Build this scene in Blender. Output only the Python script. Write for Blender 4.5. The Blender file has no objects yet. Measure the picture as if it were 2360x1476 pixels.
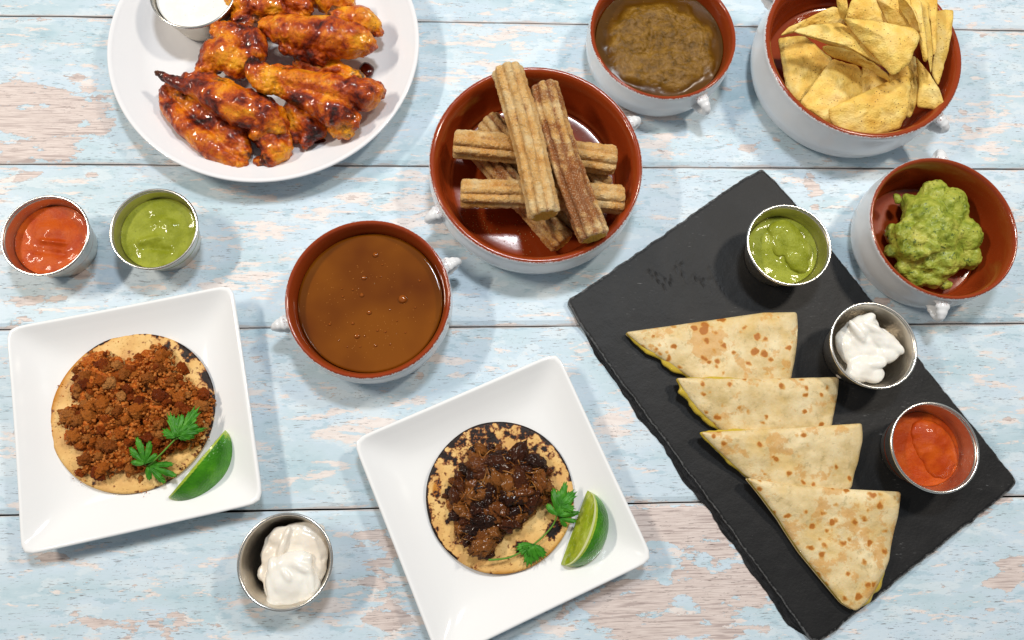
import bpy, bmesh, math, random
from mathutils import Vector, Matrix, noise as mn
from math import sin, cos, pi, radians

random.seed(7)
C = bpy.context.scene.collection
SC = bpy.context.scene

# ------------------------------------------------------------------ camera, light, exposure
F, CX, CY, H = 1700.0, 1180.0, 738.0, 0.60
TX, TY, TZ = 0.2449, -0.0492, -0.0057
RM = Matrix.Rotation(TZ, 3, 'Z') @ Matrix.Rotation(TX, 3, 'X') @ Matrix.Rotation(TY, 3, 'Y')

def P(px, py, z=0.0):
    """a point of the table scene at height z, from where it stands in the photograph"""
    d = RM @ Vector(((px - CX) / F, -(py - CY) / F, -1.0))
    s = (H - z) / -d.z
    return Vector((d.x * s, d.y * s, z))

cam = bpy.data.objects.new('camera', bpy.data.cameras.new('camera'))
C.objects.link(cam)
cam.matrix_world = Matrix.Translation((0, 0, H)) @ RM.to_4x4()
cam.data.sensor_width = 36.0
cam.data.lens = F / 2360 * 36.0
cam.data.clip_start = 0.01
cam.data.clip_end = 50
SC.camera = cam

world = bpy.data.worlds.new('World'); SC.world = world
world.use_nodes = True
bg = world.node_tree.nodes['Background']
bg.inputs[0].default_value = (0.92, 0.96, 1.0, 1)
bg.inputs[1].default_value = 0.17

def lamp(name, loc, target, sx, sy, power, col):
    l = bpy.data.lights.new(name, 'AREA'); l.shape = 'RECTANGLE'; l.size = sx; l.size_y = sy
    l.energy = power; l.color = col
    o = bpy.data.objects.new(name, l); C.objects.link(o); o.location = loc
    o.rotation_euler = (Vector(target) - Vector(loc)).to_track_quat('-Z', 'Y').to_euler()
    return o
lamp('ceiling_lamp', (-1.35, 0.55, 1.5), (-0.1, 0.2, 0), 0.45, 0.08, 16.5, (1.0, 0.90, 0.77))
lamp('ceiling_lamp', (1.05, 0.80, 1.5), (0.1, 0.2, 0), 0.18, 0.16, 10.8, (1.0, 0.90, 0.77))
lamp('ceiling_lamp', (0.12, 0.78, 1.5), (0, 0.2, 0), 0.22, 0.14, 10.0, (0.87, 0.94, 1.0))

SC.view_settings.view_transform = 'Standard'
SC.view_settings.look = 'None'
SC.view_settings.exposure = 0.34
SC.view_settings.gamma = 1.0

# ------------------------------------------------------------------ material helpers
def hx(h, a=1.0):
    v = []
    for i in (0, 2, 4):
        c = int(h[i:i + 2], 16) / 255
        v.append(c / 12.92 if c <= 0.04045 else ((c + 0.055) / 1.055) ** 2.4)
    return (v[0], v[1], v[2], a)

class NT:
    def __init__(s, name):
        s.m = bpy.data.materials.new(name); s.m.use_nodes = True
        s.t = s.m.node_tree; s.b = s.t.nodes['Principled BSDF']
        s.obj = s.n('ShaderNodeTexCoord').outputs['Object']
    def n(s, t, **k):
        x = s.t.nodes.new(t)
        for a, v in k.items(): setattr(x, a, v)
        return x
    def put(s, sock, v):
        if v is None: return
        if isinstance(v, bpy.types.NodeSocket): s.t.links.new(v, sock)
        else:
            if isinstance(v, str): v = hx(v)
            sock.default_value = v
    def map(s, v=None, scale=(1, 1, 1), loc=(0, 0, 0), rot=(0, 0, 0)):
        x = s.n('ShaderNodeMapping'); s.put(x.inputs[0], v or s.obj)
        x.inputs['Scale'].default_value = scale; s.put(x.inputs['Location'], loc); x.inputs['Rotation'].default_value = rot
        return x.outputs[0]
    def noise(s, scale, v=None, detail=4, rough=0.55, dist=0.0):
        x = s.n('ShaderNodeTexNoise'); s.put(x.inputs['Vector'], v or s.obj)
        x.inputs['Scale'].default_value = scale; x.inputs['Detail'].default_value = detail
        x.inputs['Roughness'].default_value = rough; x.inputs['Distortion'].default_value = dist
        return x.outputs['Fac']
    def vor(s, scale, v=None, feature='F1', out='Distance', rnd=1.0):
        x = s.n('ShaderNodeTexVoronoi', feature=feature); s.put(x.inputs['Vector'], v or s.obj)
        x.inputs['Scale'].default_value = scale; x.inputs['Randomness'].default_value = rnd
        return x.outputs[out]
    def ramp(s, f, stops, interp='LINEAR'):
        x = s.n('ShaderNodeValToRGB'); s.put(x.inputs[0], f); x.color_ramp.interpolation = interp
        e = x.color_ramp.elements
        while len(e) < len(stops): e.new(0.5)
        for i, (p, c) in enumerate(stops):
            e[i].position = p
            e[i].color = hx(c) if isinstance(c, str) else (c, c, c, 1)
        return x.outputs[0]
    def step(s, f, a, b):
        x = s.n('ShaderNodeMapRange', interpolation_type='SMOOTHSTEP')
        s.put(x.inputs[0], f); s.put(x.inputs[1], a); s.put(x.inputs[2], b)
        return x.outputs[0]
    def math(s, op, a, b=None, clamp=False):
        x = s.n('ShaderNodeMath', operation=op, use_clamp=clamp); s.put(x.inputs[0], a); s.put(x.inputs[1], b)
        return x.outputs[0]
    def mix(s, f, a, b, mode='MIX'):
        x = s.n('ShaderNodeMix', data_type='RGBA', blend_type=mode)
        s.put(x.inputs[0], f); s.put(x.inputs[6], a); s.put(x.inputs[7], b)
        return x.outputs[2]
    def attr(s, name):
        return s.n('ShaderNodeAttribute', attribute_name=name).outputs['Fac']
    def rnd(s): return s.n('ShaderNodeObjectInfo').outputs['Random']
    def rvec(s, k=7.0):
        x = s.n('ShaderNodeVectorMath', operation='ADD'); s.put(x.inputs[0], s.obj)
        s.put(x.inputs[1], s.math('MULTIPLY', s.rnd(), k)); return x.outputs[0]
    def bump(s, h, strength=0.5, dist=0.001, nrm=None):
        x = s.n('ShaderNodeBump'); x.inputs['Strength'].default_value = strength
        x.inputs['Distance'].default_value = dist; s.put(x.inputs['Height'], h)
        if nrm is not None: s.put(x.inputs['Normal'], nrm)
        return x.outputs[0]
    def set(s, **k):
        if 'Metallic' not in k: k.setdefault('Specular_IOR_Level', 0.28)
        for a, v in k.items():
            s.put(s.b.inputs[a.replace('_', ' ')], v)
        return s.m

# ------------------------------------------------------------------ materials
def m_planks():
    s = NT('distressed_paint')
    oi = s.n('ShaderNodeObjectInfo')
    off = s.n('ShaderNodeVectorMath', operation='ADD')
    s.put(off.inputs[0], s.obj); s.put(off.inputs[1], s.math('MULTIPLY', oi.outputs['Random'], 3.0))
    v = off.outputs[0]
    st = s.map(v, scale=(1, 2.3, 1))
    st2 = s.map(v, scale=(1, 4.2, 1))
    grain = s.map(v, scale=(1, 26, 1))
    # wood colour with rings
    wn = s.noise(6, s.map(v, scale=(1, 5, 1)), 3, 0.5)
    lines = s.noise(1.0, s.map(v, scale=(28, 620, 1)), 2, 0.5, 0.3)
    g = s.noise(60, grain, 4, 0.6)
    wood = s.ramp(g, [(0.25, 'B3A39D'), (0.42, 'CBBCB6'), (0.55, 'D9CBC5'), (0.75, 'E0D5CF')])
    wood = s.mix(s.math('MULTIPLY', s.step(lines, 0.54, 0.64), 0.55), wood, '968380')
    # paint: layers of blue
    blue = s.ramp(s.noise(11, st, 5, 0.65), [(0.3, 'AEC6D0'), (0.42, 'BED1DA'), (0.55, 'C6D6E2'), (0.72, 'D1DCE3')])
    vv = s.noise(26, st, 5, 0.6)
    blue = s.mix(s.math('MULTIPLY', s.step(vv, 0.53, 0.58), 0.55), blue, 'D8E1E6')
    vv2 = s.noise(45, s.map(v, scale=(1, 3.0, 1), loc=(2, 1, 0)), 5, 0.65)
    blue = s.mix(s.math('MULTIPLY', s.step(vv2, 0.57, 0.63), 0.5), blue, '9CB9C6')
    gr = s.noise(150, grain, 3, 0.6)
    blue = s.mix(s.math('MULTIPLY', s.step(gr, 0.55, 0.75), 0.35), blue, '93B4C2')
    # cream under-layer showing in streaks
    a_c = s.attr('cream')
    cn = s.math('ADD', s.noise(26, st2, 7, 0.70, 0.2), s.math('MULTIPLY', a_c, 0.16))
    cm = s.step(cn, 0.57, 0.61)
    cream = s.ramp(s.noise(90, st2, 4, 0.6), [(0.3, 'DDCDC5'), (0.6, 'EBDED7')])
    col = s.mix(s.math('MULTIPLY', cm, 0.85), blue, cream)
    # bare wood patches
    a_w = s.attr('bare')
    wm0 = s.math('ADD', s.noise(26, st, 6, 0.62, 0.15), s.math('MULTIPLY', a_w, 0.30))
    wmask = s.step(wm0, 0.675, 0.685)
    chips = s.noise(70, s.map(v, scale=(1, 2.6, 1), loc=(5, 3, 0)), 4, 0.6)
    cmask = s.step(s.math('ADD', chips, s.math('MULTIPLY', a_c, 0.03)), 0.705, 0.715)
    anyw = s.math('MAXIMUM', wmask, cmask)
    col = s.mix(anyw, col, wood)
    # dark outlines: shadow at the lifted paint's thickness, put into the colour
    def edge(x, t, w): 
        d = s.math('ABSOLUTE', s.math('SUBTRACT', x, t)); return s.math('SUBTRACT', 1.0, s.step(d, 0.0, w))
    ed = s.math('MAXIMUM', edge(wm0, 0.676, 0.0065), edge(chips, 0.706, 0.012))
    col = s.mix(s.math('MULTIPLY', ed, 0.4), col, '6E5A55')
    ed2 = edge(cn, 0.59, 0.006)
    col = s.mix(s.math('MULTIPLY', ed2, 0.22), col, '8A8280')
    # paint islands in the bare wood
    # hairline cracks along the grain
    cr = s.noise(110, s.map(v, scale=(1, 10, 1), loc=(9, 9, 0)), 3, 0.7)
    crm = s.math('MULTIPLY', s.step(cr, 0.61, 0.66), s.step(s.noise(14, st, 2), 0.34, 0.5))
    col = s.mix(s.math('MULTIPLY', crm, 0.65), col, '5A4A46')
    dots = s.math('SUBTRACT', 1.0, s.step(s.vor(260, s.map(v, scale=(1, 1.6, 1))), 0.06, 0.16))
    dots = s.math('MULTIPLY', dots, s.step(s.noise(12, v, 2), 0.5, 0.62))
    col = s.mix(s.math('MULTIPLY', dots, 0.6), col, '7C6B66')
    # worn line along the long edges of each plank
    a_e = s.attr('edge')
    em = s.step(s.math('ADD', a_e, s.math('MULTIPLY', s.math('SUBTRACT', s.noise(30, st2, 4), 0.5), 1.2)), 0.75, 0.95)
    col = s.mix(s.math('MULTIPLY', em, 0.75), col, s.mix(s.noise(50, grain), '9C9492', 'D6C9C2'))
    h = s.math('SUBTRACT', 1.0, anyw)
    h = s.math('ADD', h, s.math('MULTIPLY', g, 0.25))
    h = s.math('SUBTRACT', h, s.math('MULTIPLY', crm, 0.8))
    return s.set(Base_Color=col, Roughness=0.42, Specular_IOR_Level=0.35, Normal=s.bump(h, 0.35, 0.0006))

def m_plain(name, col, rough, bumpscale=None, bs=0.1, **k):
    s = NT(name)
    if bumpscale: k['Normal'] = s.bump(s.noise(bumpscale), bs, 0.001)
    return s.set(Base_Color=col, Roughness=rough, **k)

def m_porcelain(name, a, b):
    s = NT(name)
    col = s.mix(s.noise(14), a, b)
    return s.set(Base_Color=col, Roughness=s.ramp(s.noise(60), [(0.3, 0.07), (0.7, 0.13)]), Normal=s.bump(s.noise(25, detail=2), 0.06, 0.002), Coat_Weight=0.3, Coat_Roughness=0.04)

def m_steel():
    s = NT('brushed_steel')
    g = s.noise(60, s.map(scale=(1, 1, 60)), 4, 0.6)
    return s.set(Base_Color=s.mix(g, 'C4BDB2', 'E6E0D6'), Metallic=1.0, Roughness=s.ramp(g, [(0.3, 0.26), (0.7, 0.38)]), Normal=s.bump(g, 0.04, 0.0005))

def m_rim():
    s = NT('polished_rim')
    return s.set(Base_Color='DEDBD5', Metallic=1.0, Roughness=0.24, Normal=s.bump(s.noise(120), 0.05, 0.0005))

def m_bowl():
    s = NT('glazed_terracotta')
    a = s.attr('inner')
    f = s.step(s.math('ADD', a, s.math('MULTIPLY', s.math('SUBTRACT', s.noise(900, detail=3), 0.5), 0.55)), 0.42, 0.58)
    br = s.mix(s.noise(35), '84300F', '963C16')
    br = s.mix(s.math('MULTIPLY', s.step(s.noise(1400, detail=2), 0.62, 0.7), 0.35), br, 'AE6A48')
    wh = s.mix(s.noise(40), 'DADCE0', 'E6E5E4')
    col = s.mix(f, wh, br)
    return s.set(Base_Color=col, Roughness=0.14, Coat_Weight=0.4, Coat_Roughness=0.05, Normal=s.bump(s.noise(70, detail=2), 0.05, 0.002))

def m_slate():
    s = NT('black_slate')
    n1 = s.noise(30, detail=6, rough=0.65)
    n2 = s.noise(420, detail=4)
    col = s.ramp(n1, [(0.3, '0E0E0F'), (0.55, '161617'), (0.75, '201F1F')])
    sc = s.noise(120, s.map(rot=(0, 0, 0.9), scale=(1, 6, 1)), 3, 0.7)
    scm = s.math('MULTIPLY', s.step(sc, 0.64, 0.72), s.step(s.noise(16, detail=2), 0.5, 0.66))
    col = s.mix(s.math('MULTIPLY', scm, 0.5), col, '8D8D8D')
    e = s.attr('wear')
    em = s.step(s.math('ADD', e, s.math('MULTIPLY', n2, 0.8)), 1.15, 1.4)
    col = s.mix(s.math('MULTIPLY', em, 0.35), col, '8A8A8A')
    gm = s.attr('gouge')
    col = s.mix(s.math('MULTIPLY', s.step(gm, 0.15, 0.5), 0.6), col, '0C0A09')
    hgt = s.math('ADD', s.math('MULTIPLY', n1, 1.5), s.math('MULTIPLY', n2, 0.35))
    return s.set(Base_Color=col, Roughness=0.55, Specular_IOR_Level=0.35, Normal=s.bump(hgt, 0.5, 0.001))

def m_slate_edge():
    s = NT('slate_riven_edge')
    lay = s.noise(60, s.map(scale=(1, 1, 12)), 5, 0.6)
    return s.set(Base_Color=s.ramp(lay, [(0.35, '0D0D0E'), (0.7, '2E2E30')]), Roughness=0.6, Normal=s.bump(lay, 0.7, 0.002))

def m_flour():
    s = NT('flour_tortilla')
    v = s.rvec()
    base = s.ramp(s.noise(45, v, 5, 0.6), [(0.3, 'C3A970'), (0.48, 'D9C292'), (0.68, 'E6D4AA')])
    grey = s.step(s.noise(170, v, 5, 0.7), 0.54, 0.68)
    base = s.mix(s.math('MULTIPLY', grey, 0.55), base, 'A8966A')
    warm = s.step(s.noise(38, v, 3), 0.5, 0.7)
    base = s.mix(s.math('MULTIPLY', warm, 0.5), base, 'D9B468')
    bt = s.math('ADD', s.noise(55, s.map(v, loc=(6, 2, 0)), 5, 0.65), s.math('MULTIPLY', s.attr('toast'), 0.12))
    base = s.mix(s.math('MULTIPLY', s.step(bt, 0.57, 0.64), 0.55), base, 'C98C36')
    warp = s.n('ShaderNodeVectorMath', operation='ADD'); s.put(warp.inputs[0], v)
    nz = s.n('ShaderNodeTexNoise'); s.put(nz.inputs['Vector'], v); nz.inputs['Scale'].default_value = 120; nz.inputs['Detail'].default_value = 3
    sc_ = s.n('ShaderNodeVectorMath', operation='SCALE'); s.put(sc_.inputs[0], nz.outputs['Color']); sc_.inputs['Scale'].default_value = 0.007
    s.put(warp.inputs[1], sc_.outputs[0])
    dt = s.vor(105, warp.outputs[0])
    thr = s.math('ADD', s.math('MULTIPLY', s.noise(48, v, 2), 0.55), s.math('MULTIPLY', s.attr('toast'), 0.13))
    sp = s.math('SUBTRACT', s.math('ADD', thr, -0.12), dt)
    base = s.mix(s.math('MULTIPLY', s.step(sp, -0.12, 0.02), 0.85), base, 'CC9440')
    base = s.mix(s.math('MULTIPLY', s.step(sp, -0.04, 0.08), 0.9), base, 'A8621E')
    h = s.math('ADD', s.noise(90, v, 4), s.math('MULTIPLY', s.noise(600, v, 2), 0.2))
    return s.set(Base_Color=base, Roughness=0.55, Specular_IOR_Level=0.3, Subsurface_Weight=0.08, Subsurface_Radius=(0.004, 0.002, 0.001), Normal=s.bump(h, 0.7, 0.0016))

def m_cheese():
    s = NT('melted_cheese')
    c = s.mix(s.noise(120), 'B99A26', 'D2B94E')
    return s.set(Base_Color=c, Roughness=0.3, Subsurface_Weight=0.2, Subsurface_Radius=(0.004, 0.003, 0.001), Normal=s.bump(s.noise(200), 0.4, 0.001))

def m_corn(name, amount, fine=1.0):
    s = NT(name)
    base = s.ramp(s.noise(50, detail=5, rough=0.6), [(0.3, 'C9965A'), (0.5, 'DDB06A'), (0.72, 'E9C684')])
    oil = s.attr('oil')
    base = s.mix(s.step(s.math('ADD', oil, s.math('MULTIPLY', s.noise(60), 0.5)), 0.6, 0.95), base, 'BE7C22')
    pit = s.math('SUBTRACT', 1.0, s.step(s.vor(420), 0.1, 0.3))
    base = s.mix(s.math('MULTIPLY', pit, 0.25), base, 'A9763A')
    ch = s.math('ADD', s.noise(150 * fine, detail=4, rough=0.6), s.math('MULTIPLY', s.attr('char'), amount))
    base = s.mix(s.step(ch, 0.60, 0.68), base, '84481C')
    base = s.mix(s.step(ch, 0.665, 0.72), base, '1C0F09')
    return s.set(Base_Color=base, Roughness=0.5, Normal=s.bump(s.math('ADD', s.noise(160, detail=4), pit), 0.45, 0.0008))

def m_meat(name, stops, rough, streak=False, gloss=0.0, sc=1.0):
    s = NT(name)
    v = s.rvec(3.0)
    n = s.noise(260 * sc, s.map(v, scale=(1, 3, 1)) if streak else v, 5, 0.65)
    n = s.math('ADD', s.math('MULTIPLY', n, 0.75), s.math('MULTIPLY', s.rnd(), 0.25))
    col = s.ramp(n, stops)
    f = s.noise(900, s.map(v, scale=(1, 4, 1)) if streak else v, 3, 0.6)
    col = s.mix(s.math('MULTIPLY', s.step(f, 0.55, 0.75), 0.3), col, stops[-1][1])
    h = s.math('ADD', n, s.math('MULTIPLY', f, 0.5))
    return s.set(Base_Color=col, Roughness=rough, Specular_IOR_Level=0.15, Coat_Weight=gloss * .6, Coat_Roughness=0.12, Normal=s.bump(h, 0.9, 0.0015))

def m_wing():
    s = NT('sauced_chicken_skin')
    v = s.rvec(3.0)
    n = s.noise(38, v, 5, 0.6, 0.3)
    col = s.ramp(n, [(0.36, '260701'), (0.42, '6E1C02'), (0.48, 'B04402'), (0.55, 'D87406'), (0.66, 'F0A41C')])
    p = s.noise(420, v, 3, 0.7)
    col = s.mix(s.math('MULTIPLY', s.step(p, 0.56, 0.68), 0.6), col, '6B1F08')
    dark = s.step(s.math('ADD', s.noise(30, s.map(v, loc=(4, 1, 2)), 5, 0.65), s.math('MULTIPLY', s.attr('char'), 0.20)), 0.66, 0.74)
    col = s.mix(s.math('MULTIPLY', dark, 0.88), col, '1E0905')
    h = s.math('ADD', s.noise(120, v, 6, 0.66, 0.8), s.math('MULTIPLY', s.noise(420, v, 3), 0.28))
    return s.set(Base_Color=col, Roughness=0.34, Coat_Weight=0.5, Coat_Roughness=0.06, Specular_IOR_Level=0.25, Normal=s.bump(h, 0.9, 0.0026))

def m_churro():
    s = NT('sugared_churro')
    v = s.rvec(2.0)
    base = s.ramp(s.noise(60, v, 4), [(0.3, 'DC9A48'), (0.5, 'F0BE74'), (0.7, 'FADCA4')])
    cin = s.math('ADD', s.noise(55, s.map(v, scale=(1, 1, 1), loc=(1, 4, 2)), 5, 0.7), s.math('MULTIPLY', s.attr('cinnamon'), 0.34))
    cin = s.math('ADD', cin, s.math('MULTIPLY', s.noise(900, v, 2), 0.15))
    base = s.mix(s.math('MULTIPLY', s.step(cin, 0.62, 0.86), 0.85), base, '94481A')
    sug = s.noise(850, v, 3, 0.75)
    base = s.mix(s.math('MULTIPLY', s.step(sug, 0.54, 0.62), 0.5), base, 'F8E6C4')
    base = s.mix(s.math('MULTIPLY', s.step(s.noise(800, s.map(v, loc=(3, 3, 3)), 3, 0.75), 0.55, 0.63), 0.3), base, 'B86A2C')
    h = s.math('ADD', s.math('MULTIPLY', sug, 1.1), s.noise(350, v, 3))
    return s.set(Base_Color=base, Roughness=0.6, Normal=s.bump(h, 1.0, 0.0022))

def m_chip():
    s = NT('corn_chip')
    v = s.rvec(2.0)
    base = s.ramp(s.noise(50, v, 4), [(0.3, 'DDAE48'), (0.5, 'ECC864'), (0.72, 'F4DC90')])
    blis = s.vor(110, v)
    base = s.mix(s.math('MULTIPLY', s.step(blis, 0.2, 0.7), 0.25), base, 'C58826')
    sp = s.math('SUBTRACT', 1.0, s.step(s.vor(330, v), 0.09, 0.22))
    sp = s.math('MULTIPLY', sp, s.step(s.noise(60, v, 2), 0.42, 0.5))
    base = s.mix(s.math('MULTIPLY', sp, 0.9), base, '6B3310')
    toast = s.step(s.noise(42, s.map(v, loc=(2, 5, 1)), 4), 0.60, 0.75)
    base = s.mix(s.math('MULTIPLY', toast, 0.5), base, 'B8741F')
    h = s.math('ADD', s.noise(120, v, 4), s.math('MULTIPLY', s.noise(700, v, 2), 0.35))
    return s.set(Base_Color=base, Roughness=0.5, Specular_IOR_Level=0.35, Normal=s.bump(h, 0.9, 0.0022))

def m_sauce(name, a, b, dark, rough=0.2, flecks=None, sc=1.0, bmp=0.35, coat=0.3, fa=0.6, fscale=420):
    s = NT(name)
    v = s.rvec(2.0)
    col = s.mix(s.step(s.noise(70 * sc, v, 5, 0.6), 0.35, 0.65), a, b)
    g = s.noise(500 * sc, v, 4, 0.7)
    col = s.mix(s.math('MULTIPLY', s.step(g, 0.5, 0.7), 0.3), col, dark)
    if flecks:
        f = s.math('SUBTRACT', 1.0, s.step(s.vor(fscale, v), 0.06, 0.16))
        f = s.math('MULTIPLY', f, s.step(s.noise(150, v, 2), 0.5, 0.58))
        col = s.mix(s.math('MULTIPLY', f, fa), col, flecks)
    h = s.math('ADD', s.noise(170 * sc, v, 5, 0.7), s.math('MULTIPLY', g, 0.6))
    return s.set(Base_Color=col, Roughness=rough, Coat_Weight=coat, Coat_Roughness=0.06, Specular_IOR_Level=0.15, Normal=s.bump(h, bmp, 0.0014))

def m_caramel():
    s = NT('caramel')
    col = s.ramp(s.noise(13, detail=3), [(0.35, '602D04'), (0.6, '7C440A')])
    fr = s.math('SUBTRACT', 1.0, s.step(s.vor(230), 0.03, 0.09))
    fr = s.math('MULTIPLY', fr, s.step(s.noise(50, detail=2), 0.48, 0.62))
    col = s.mix(s.math('MULTIPLY', fr, 0.6), col, 'B8793A')
    return s.set(Base_Color=col, Roughness=0.05, Specular_IOR_Level=0.45, Normal=s.bump(s.math('ADD', s.noise(25, detail=2), s.math('MULTIPLY', fr, 0.5)), 0.08, 0.001))

def m_brown():
    s = NT('brown_salsa')
    hp = s.attr('heap')
    g = s.noise(600, detail=4, rough=0.7)
    thick = s.ramp(s.noise(130, detail=5, rough=0.7), [(0.3, '4E3707'), (0.5, '7A5616'), (0.7, '947030')])
    thick = s.mix(s.math('MULTIPLY', s.step(g, 0.55, 0.72), 0.5), thick, '3E2806')
    oil = s.ramp(s.noise(40, detail=3), [(0.3, '472A02'), (0.7, '5C3A05')])
    col = s.mix(s.step(hp, 0.1, 0.6), oil, thick)
    f = s.math('SUBTRACT', 1.0, s.step(s.vor(330), 0.05, 0.13))
    f = s.math('MULTIPLY', f, s.step(s.noise(130, detail=2), 0.5, 0.6))
    col = s.mix(s.math('MULTIPLY', f, 0.6), col, 'C9A552')
    sd = s.math('SUBTRACT', 1.0, s.step(s.vor(300, s.map(loc=(1, 2, 0))), 0.06, 0.14))
    col = s.mix(s.math('MULTIPLY', sd, 0.7), col, '241604')
    h = s.math('MULTIPLY', s.math('ADD', s.noise(260, detail=4), s.math('MULTIPLY', g, 0.6)), s.math('ADD', s.step(hp, 0.1, 0.7), 0.08))
    return s.set(Base_Color=col, Roughness=0.25, Coat_Weight=0.0, Normal=s.bump(h, 0.7, 0.0014))

def m_guac():
    s = NT('guacamole_mash')
    n = s.noise(75, detail=5, rough=0.6, dist=0.4)
    col = s.ramp(n, [(0.3, '5E6C18'), (0.43, '8A9630'), (0.56, 'A5AA42'), (0.72, 'C0B95A')])
    hb = s.noise(55, s.map(loc=(3, 1, 0)), 4)
    herb = s.math('MULTIPLY', s.step(s.noise(330, detail=3), 0.58, 0.64), s.step(hb, 0.42, 0.56))
    col = s.mix(s.math('MULTIPLY', herb, 0.8), col, '2E4A17')
    sp = s.math('SUBTRACT', 1.0, s.step(s.vor(240), 0.08, 0.16))
    col = s.mix(s.math('MULTIPLY', sp, 0.7), col, '2A3A12')
    h = s.math('ADD', s.noise(160, detail=4), s.math('MULTIPLY', s.noise(500, detail=2), 0.3))
    return s.set(Base_Color=col, Roughness=0.42, Coat_Weight=0.12, Coat_Roughness=0.2, Normal=s.bump(h, 0.9, 0.0022))

def m_cream(name, a, b):
    s = NT(name)
    return s.set(Base_Color=s.mix(s.step(s.noise(50, detail=3), 0.35, 0.65), a, b), Roughness=0.25, Coat_Weight=0.3, Coat_Roughness=0.15,
                 Subsurface_Weight=0.15, Subsurface_Radius=(0.004, 0.003, 0.002), Normal=s.bump(s.noise(120, detail=3), 0.15, 0.001))

def m_peel():
    s = NT('lime_peel')
    n = s.noise(50, detail=3)
    col = s.ramp(n, [(0.3, '266406'), (0.55, '3F860E'), (0.75, '60A41C')])
    t = s.attr('tipfade')
    col = s.mix(s.step(s.math('ADD', t, s.math('MULTIPLY', s.noise(500, detail=3), 0.9)), 1.0, 1.35), col, 'A5B93A')
    return s.set(Base_Color=col, Roughness=0.28, Coat_Weight=0.3, Coat_Roughness=0.15, Normal=s.bump(s.vor(560), 0.5, 0.0008))

def m_flesh():
    s = NT('lime_flesh')
    col = s.ramp(s.noise(110, s.map(rot=(0, 0, 0.4), scale=(1, 0.3, 1)), 5, 0.6), [(0.32, '7E9410'), (0.52, 'A2B22C'), (0.7, 'C8D068')])
    col = s.mix(s.math('MULTIPLY', s.step(s.noise(500), 0.55, 0.7), 0.3), col, 'D8DE9A')
    return s.set(Base_Color=col, Roughness=0.18, Coat_Weight=0.4, Subsurface_Weight=0.15, Subsurface_Radius=(0.003, 0.003, 0.001), Normal=s.bump(s.noise(180, s.map(scale=(1, 0.3, 1))), 0.4, 0.001))

def m_leaf():
    s = NT('cilantro_leaf')
    col = s.ramp(s.noise(160, detail=3), [(0.3, '2A6A10'), (0.55, '3E841C'), (0.75, '5A9C2E')])
    return s.set(Base_Color=col, Roughness=0.4, Subsurface_Weight=0.05, Subsurface_Radius=(0.001, 0.002, 0.0005), Normal=s.bump(s.noise(260, detail=3), 0.4, 0.001))

M = dict(
    planks=m_planks(), gap=m_plain('dark_gap', '14100E', 0.9),
    plate_round=m_porcelain('white_stoneware', 'E3E3E5', 'E7E6E8'), plate_square=m_porcelain('white_porcelain', 'EAEAEB', 'EEEEED'),
    steel=m_steel(), rim=m_rim(), bowl=m_bowl(), slate=m_slate(), slate_edge=m_slate_edge(), flour=m_flour(), cheese=m_cheese(),
    corn1=m_corn('corn_tortilla_oiled', 0.20), corn2=m_corn('corn_tortilla_charred', 0.30),
    crumb=m_meat('spiced_crumble', [(0.30, '3E1403'), (0.42, '863406'), (0.52, 'B0520E'), (0.63, 'C87428'), (0.78, 'D89A58')], 0.5, gloss=0.05, sc=1.6),
    crumb_tan=m_meat('pale_crumble', [(0.28, '6E2C0A'), (0.45, 'AC5C1C'), (0.6, 'CC8440'), (0.76, 'DCAA70')], 0.5, gloss=0.05, sc=1.6),
    pork=m_meat('shredded_pork_meat', [(0.32, '120704'), (0.44, '32130A'), (0.52, '5E2A10'), (0.60, '96541E'), (0.72, 'C88C44')], 0.3, streak=True, gloss=0.6),
    strand=m_meat('pork_fibre', [(0.30, '7A3A10'), (0.5, 'B86C28'), (0.7, 'DCA660')], 0.25, streak=True, gloss=0.5),
    wing=m_wing(), churro=m_churro(), chip=m_chip(), guac=m_guac(), dough=m_plain('churro_crumb', 'E0B24E', 0.7, 500, 0.9),
    red=m_sauce('roasted_red_salsa', 'A83A08', 'BE500E', '8E2A04', 0.38, 'D98040', fa=0.5, bmp=0.4, coat=0.08),
    green=m_sauce('green_salsa', '7E8517', '969C32', '5F6A12', 0.34, '22280E', fa=0.9, bmp=0.7, coat=0.15),
    brown=m_brown(),
    caramel=m_caramel(),
    bubble=m_plain('caramel_bubble', '8C4A14', 0.03, Coat_Weight=0.6, Coat_Roughness=0.02),
    ranch=m_sauce('herbed_ranch', 'E8E6E0', 'F0EEEA', 'E2DED6', 0.22, '6B6F58', fa=0.6, bmp=0.2, fscale=300),
    cream=m_cream('sour_cream', 'E9E4DA', 'EFEDE6'), cream_warm=m_cream('thin_sour_cream', 'E3D8C8', 'EAE2D6'),
    glaze=m_plain('wing_sauce', '4A1004', 0.08, Coat_Weight=0.6, Coat_Roughness=0.03),
    froth=m_plain('caramel_froth', 'B87838', 0.1),
    oil_drop=m_plain('meat_juice', 'C9A070', 0.05, Coat_Weight=0.5),
    peel=m_peel(), flesh=m_flesh(), pith=m_plain('lime_pith', 'D9DDA4', 0.5), leaf=m_leaf(), stem=m_plain('cilantro_stem', '5E8C2E', 0.4),
)

# ------------------------------------------------------------------ object helpers
def link(name, me, mat, parent=None, loc=None, smooth=True):
    o = bpy.data.objects.new(name, me); C.objects.link(o)
    if mat is not None and not me.materials: me.materials.append(mat)
    if smooth and me.polygons: me.polygons.foreach_set('use_smooth', [True] * len(me.polygons))
    if parent is not None: o.parent = parent
    if loc is not None: o.location = loc
    return o

def tag(o, label=None, cat=None, group=None, kind=None):
    if label: o['label'] = label
    if cat: o['category'] = cat
    if group: o['group'] = group
    if kind: o['kind'] = kind
    return o

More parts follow.
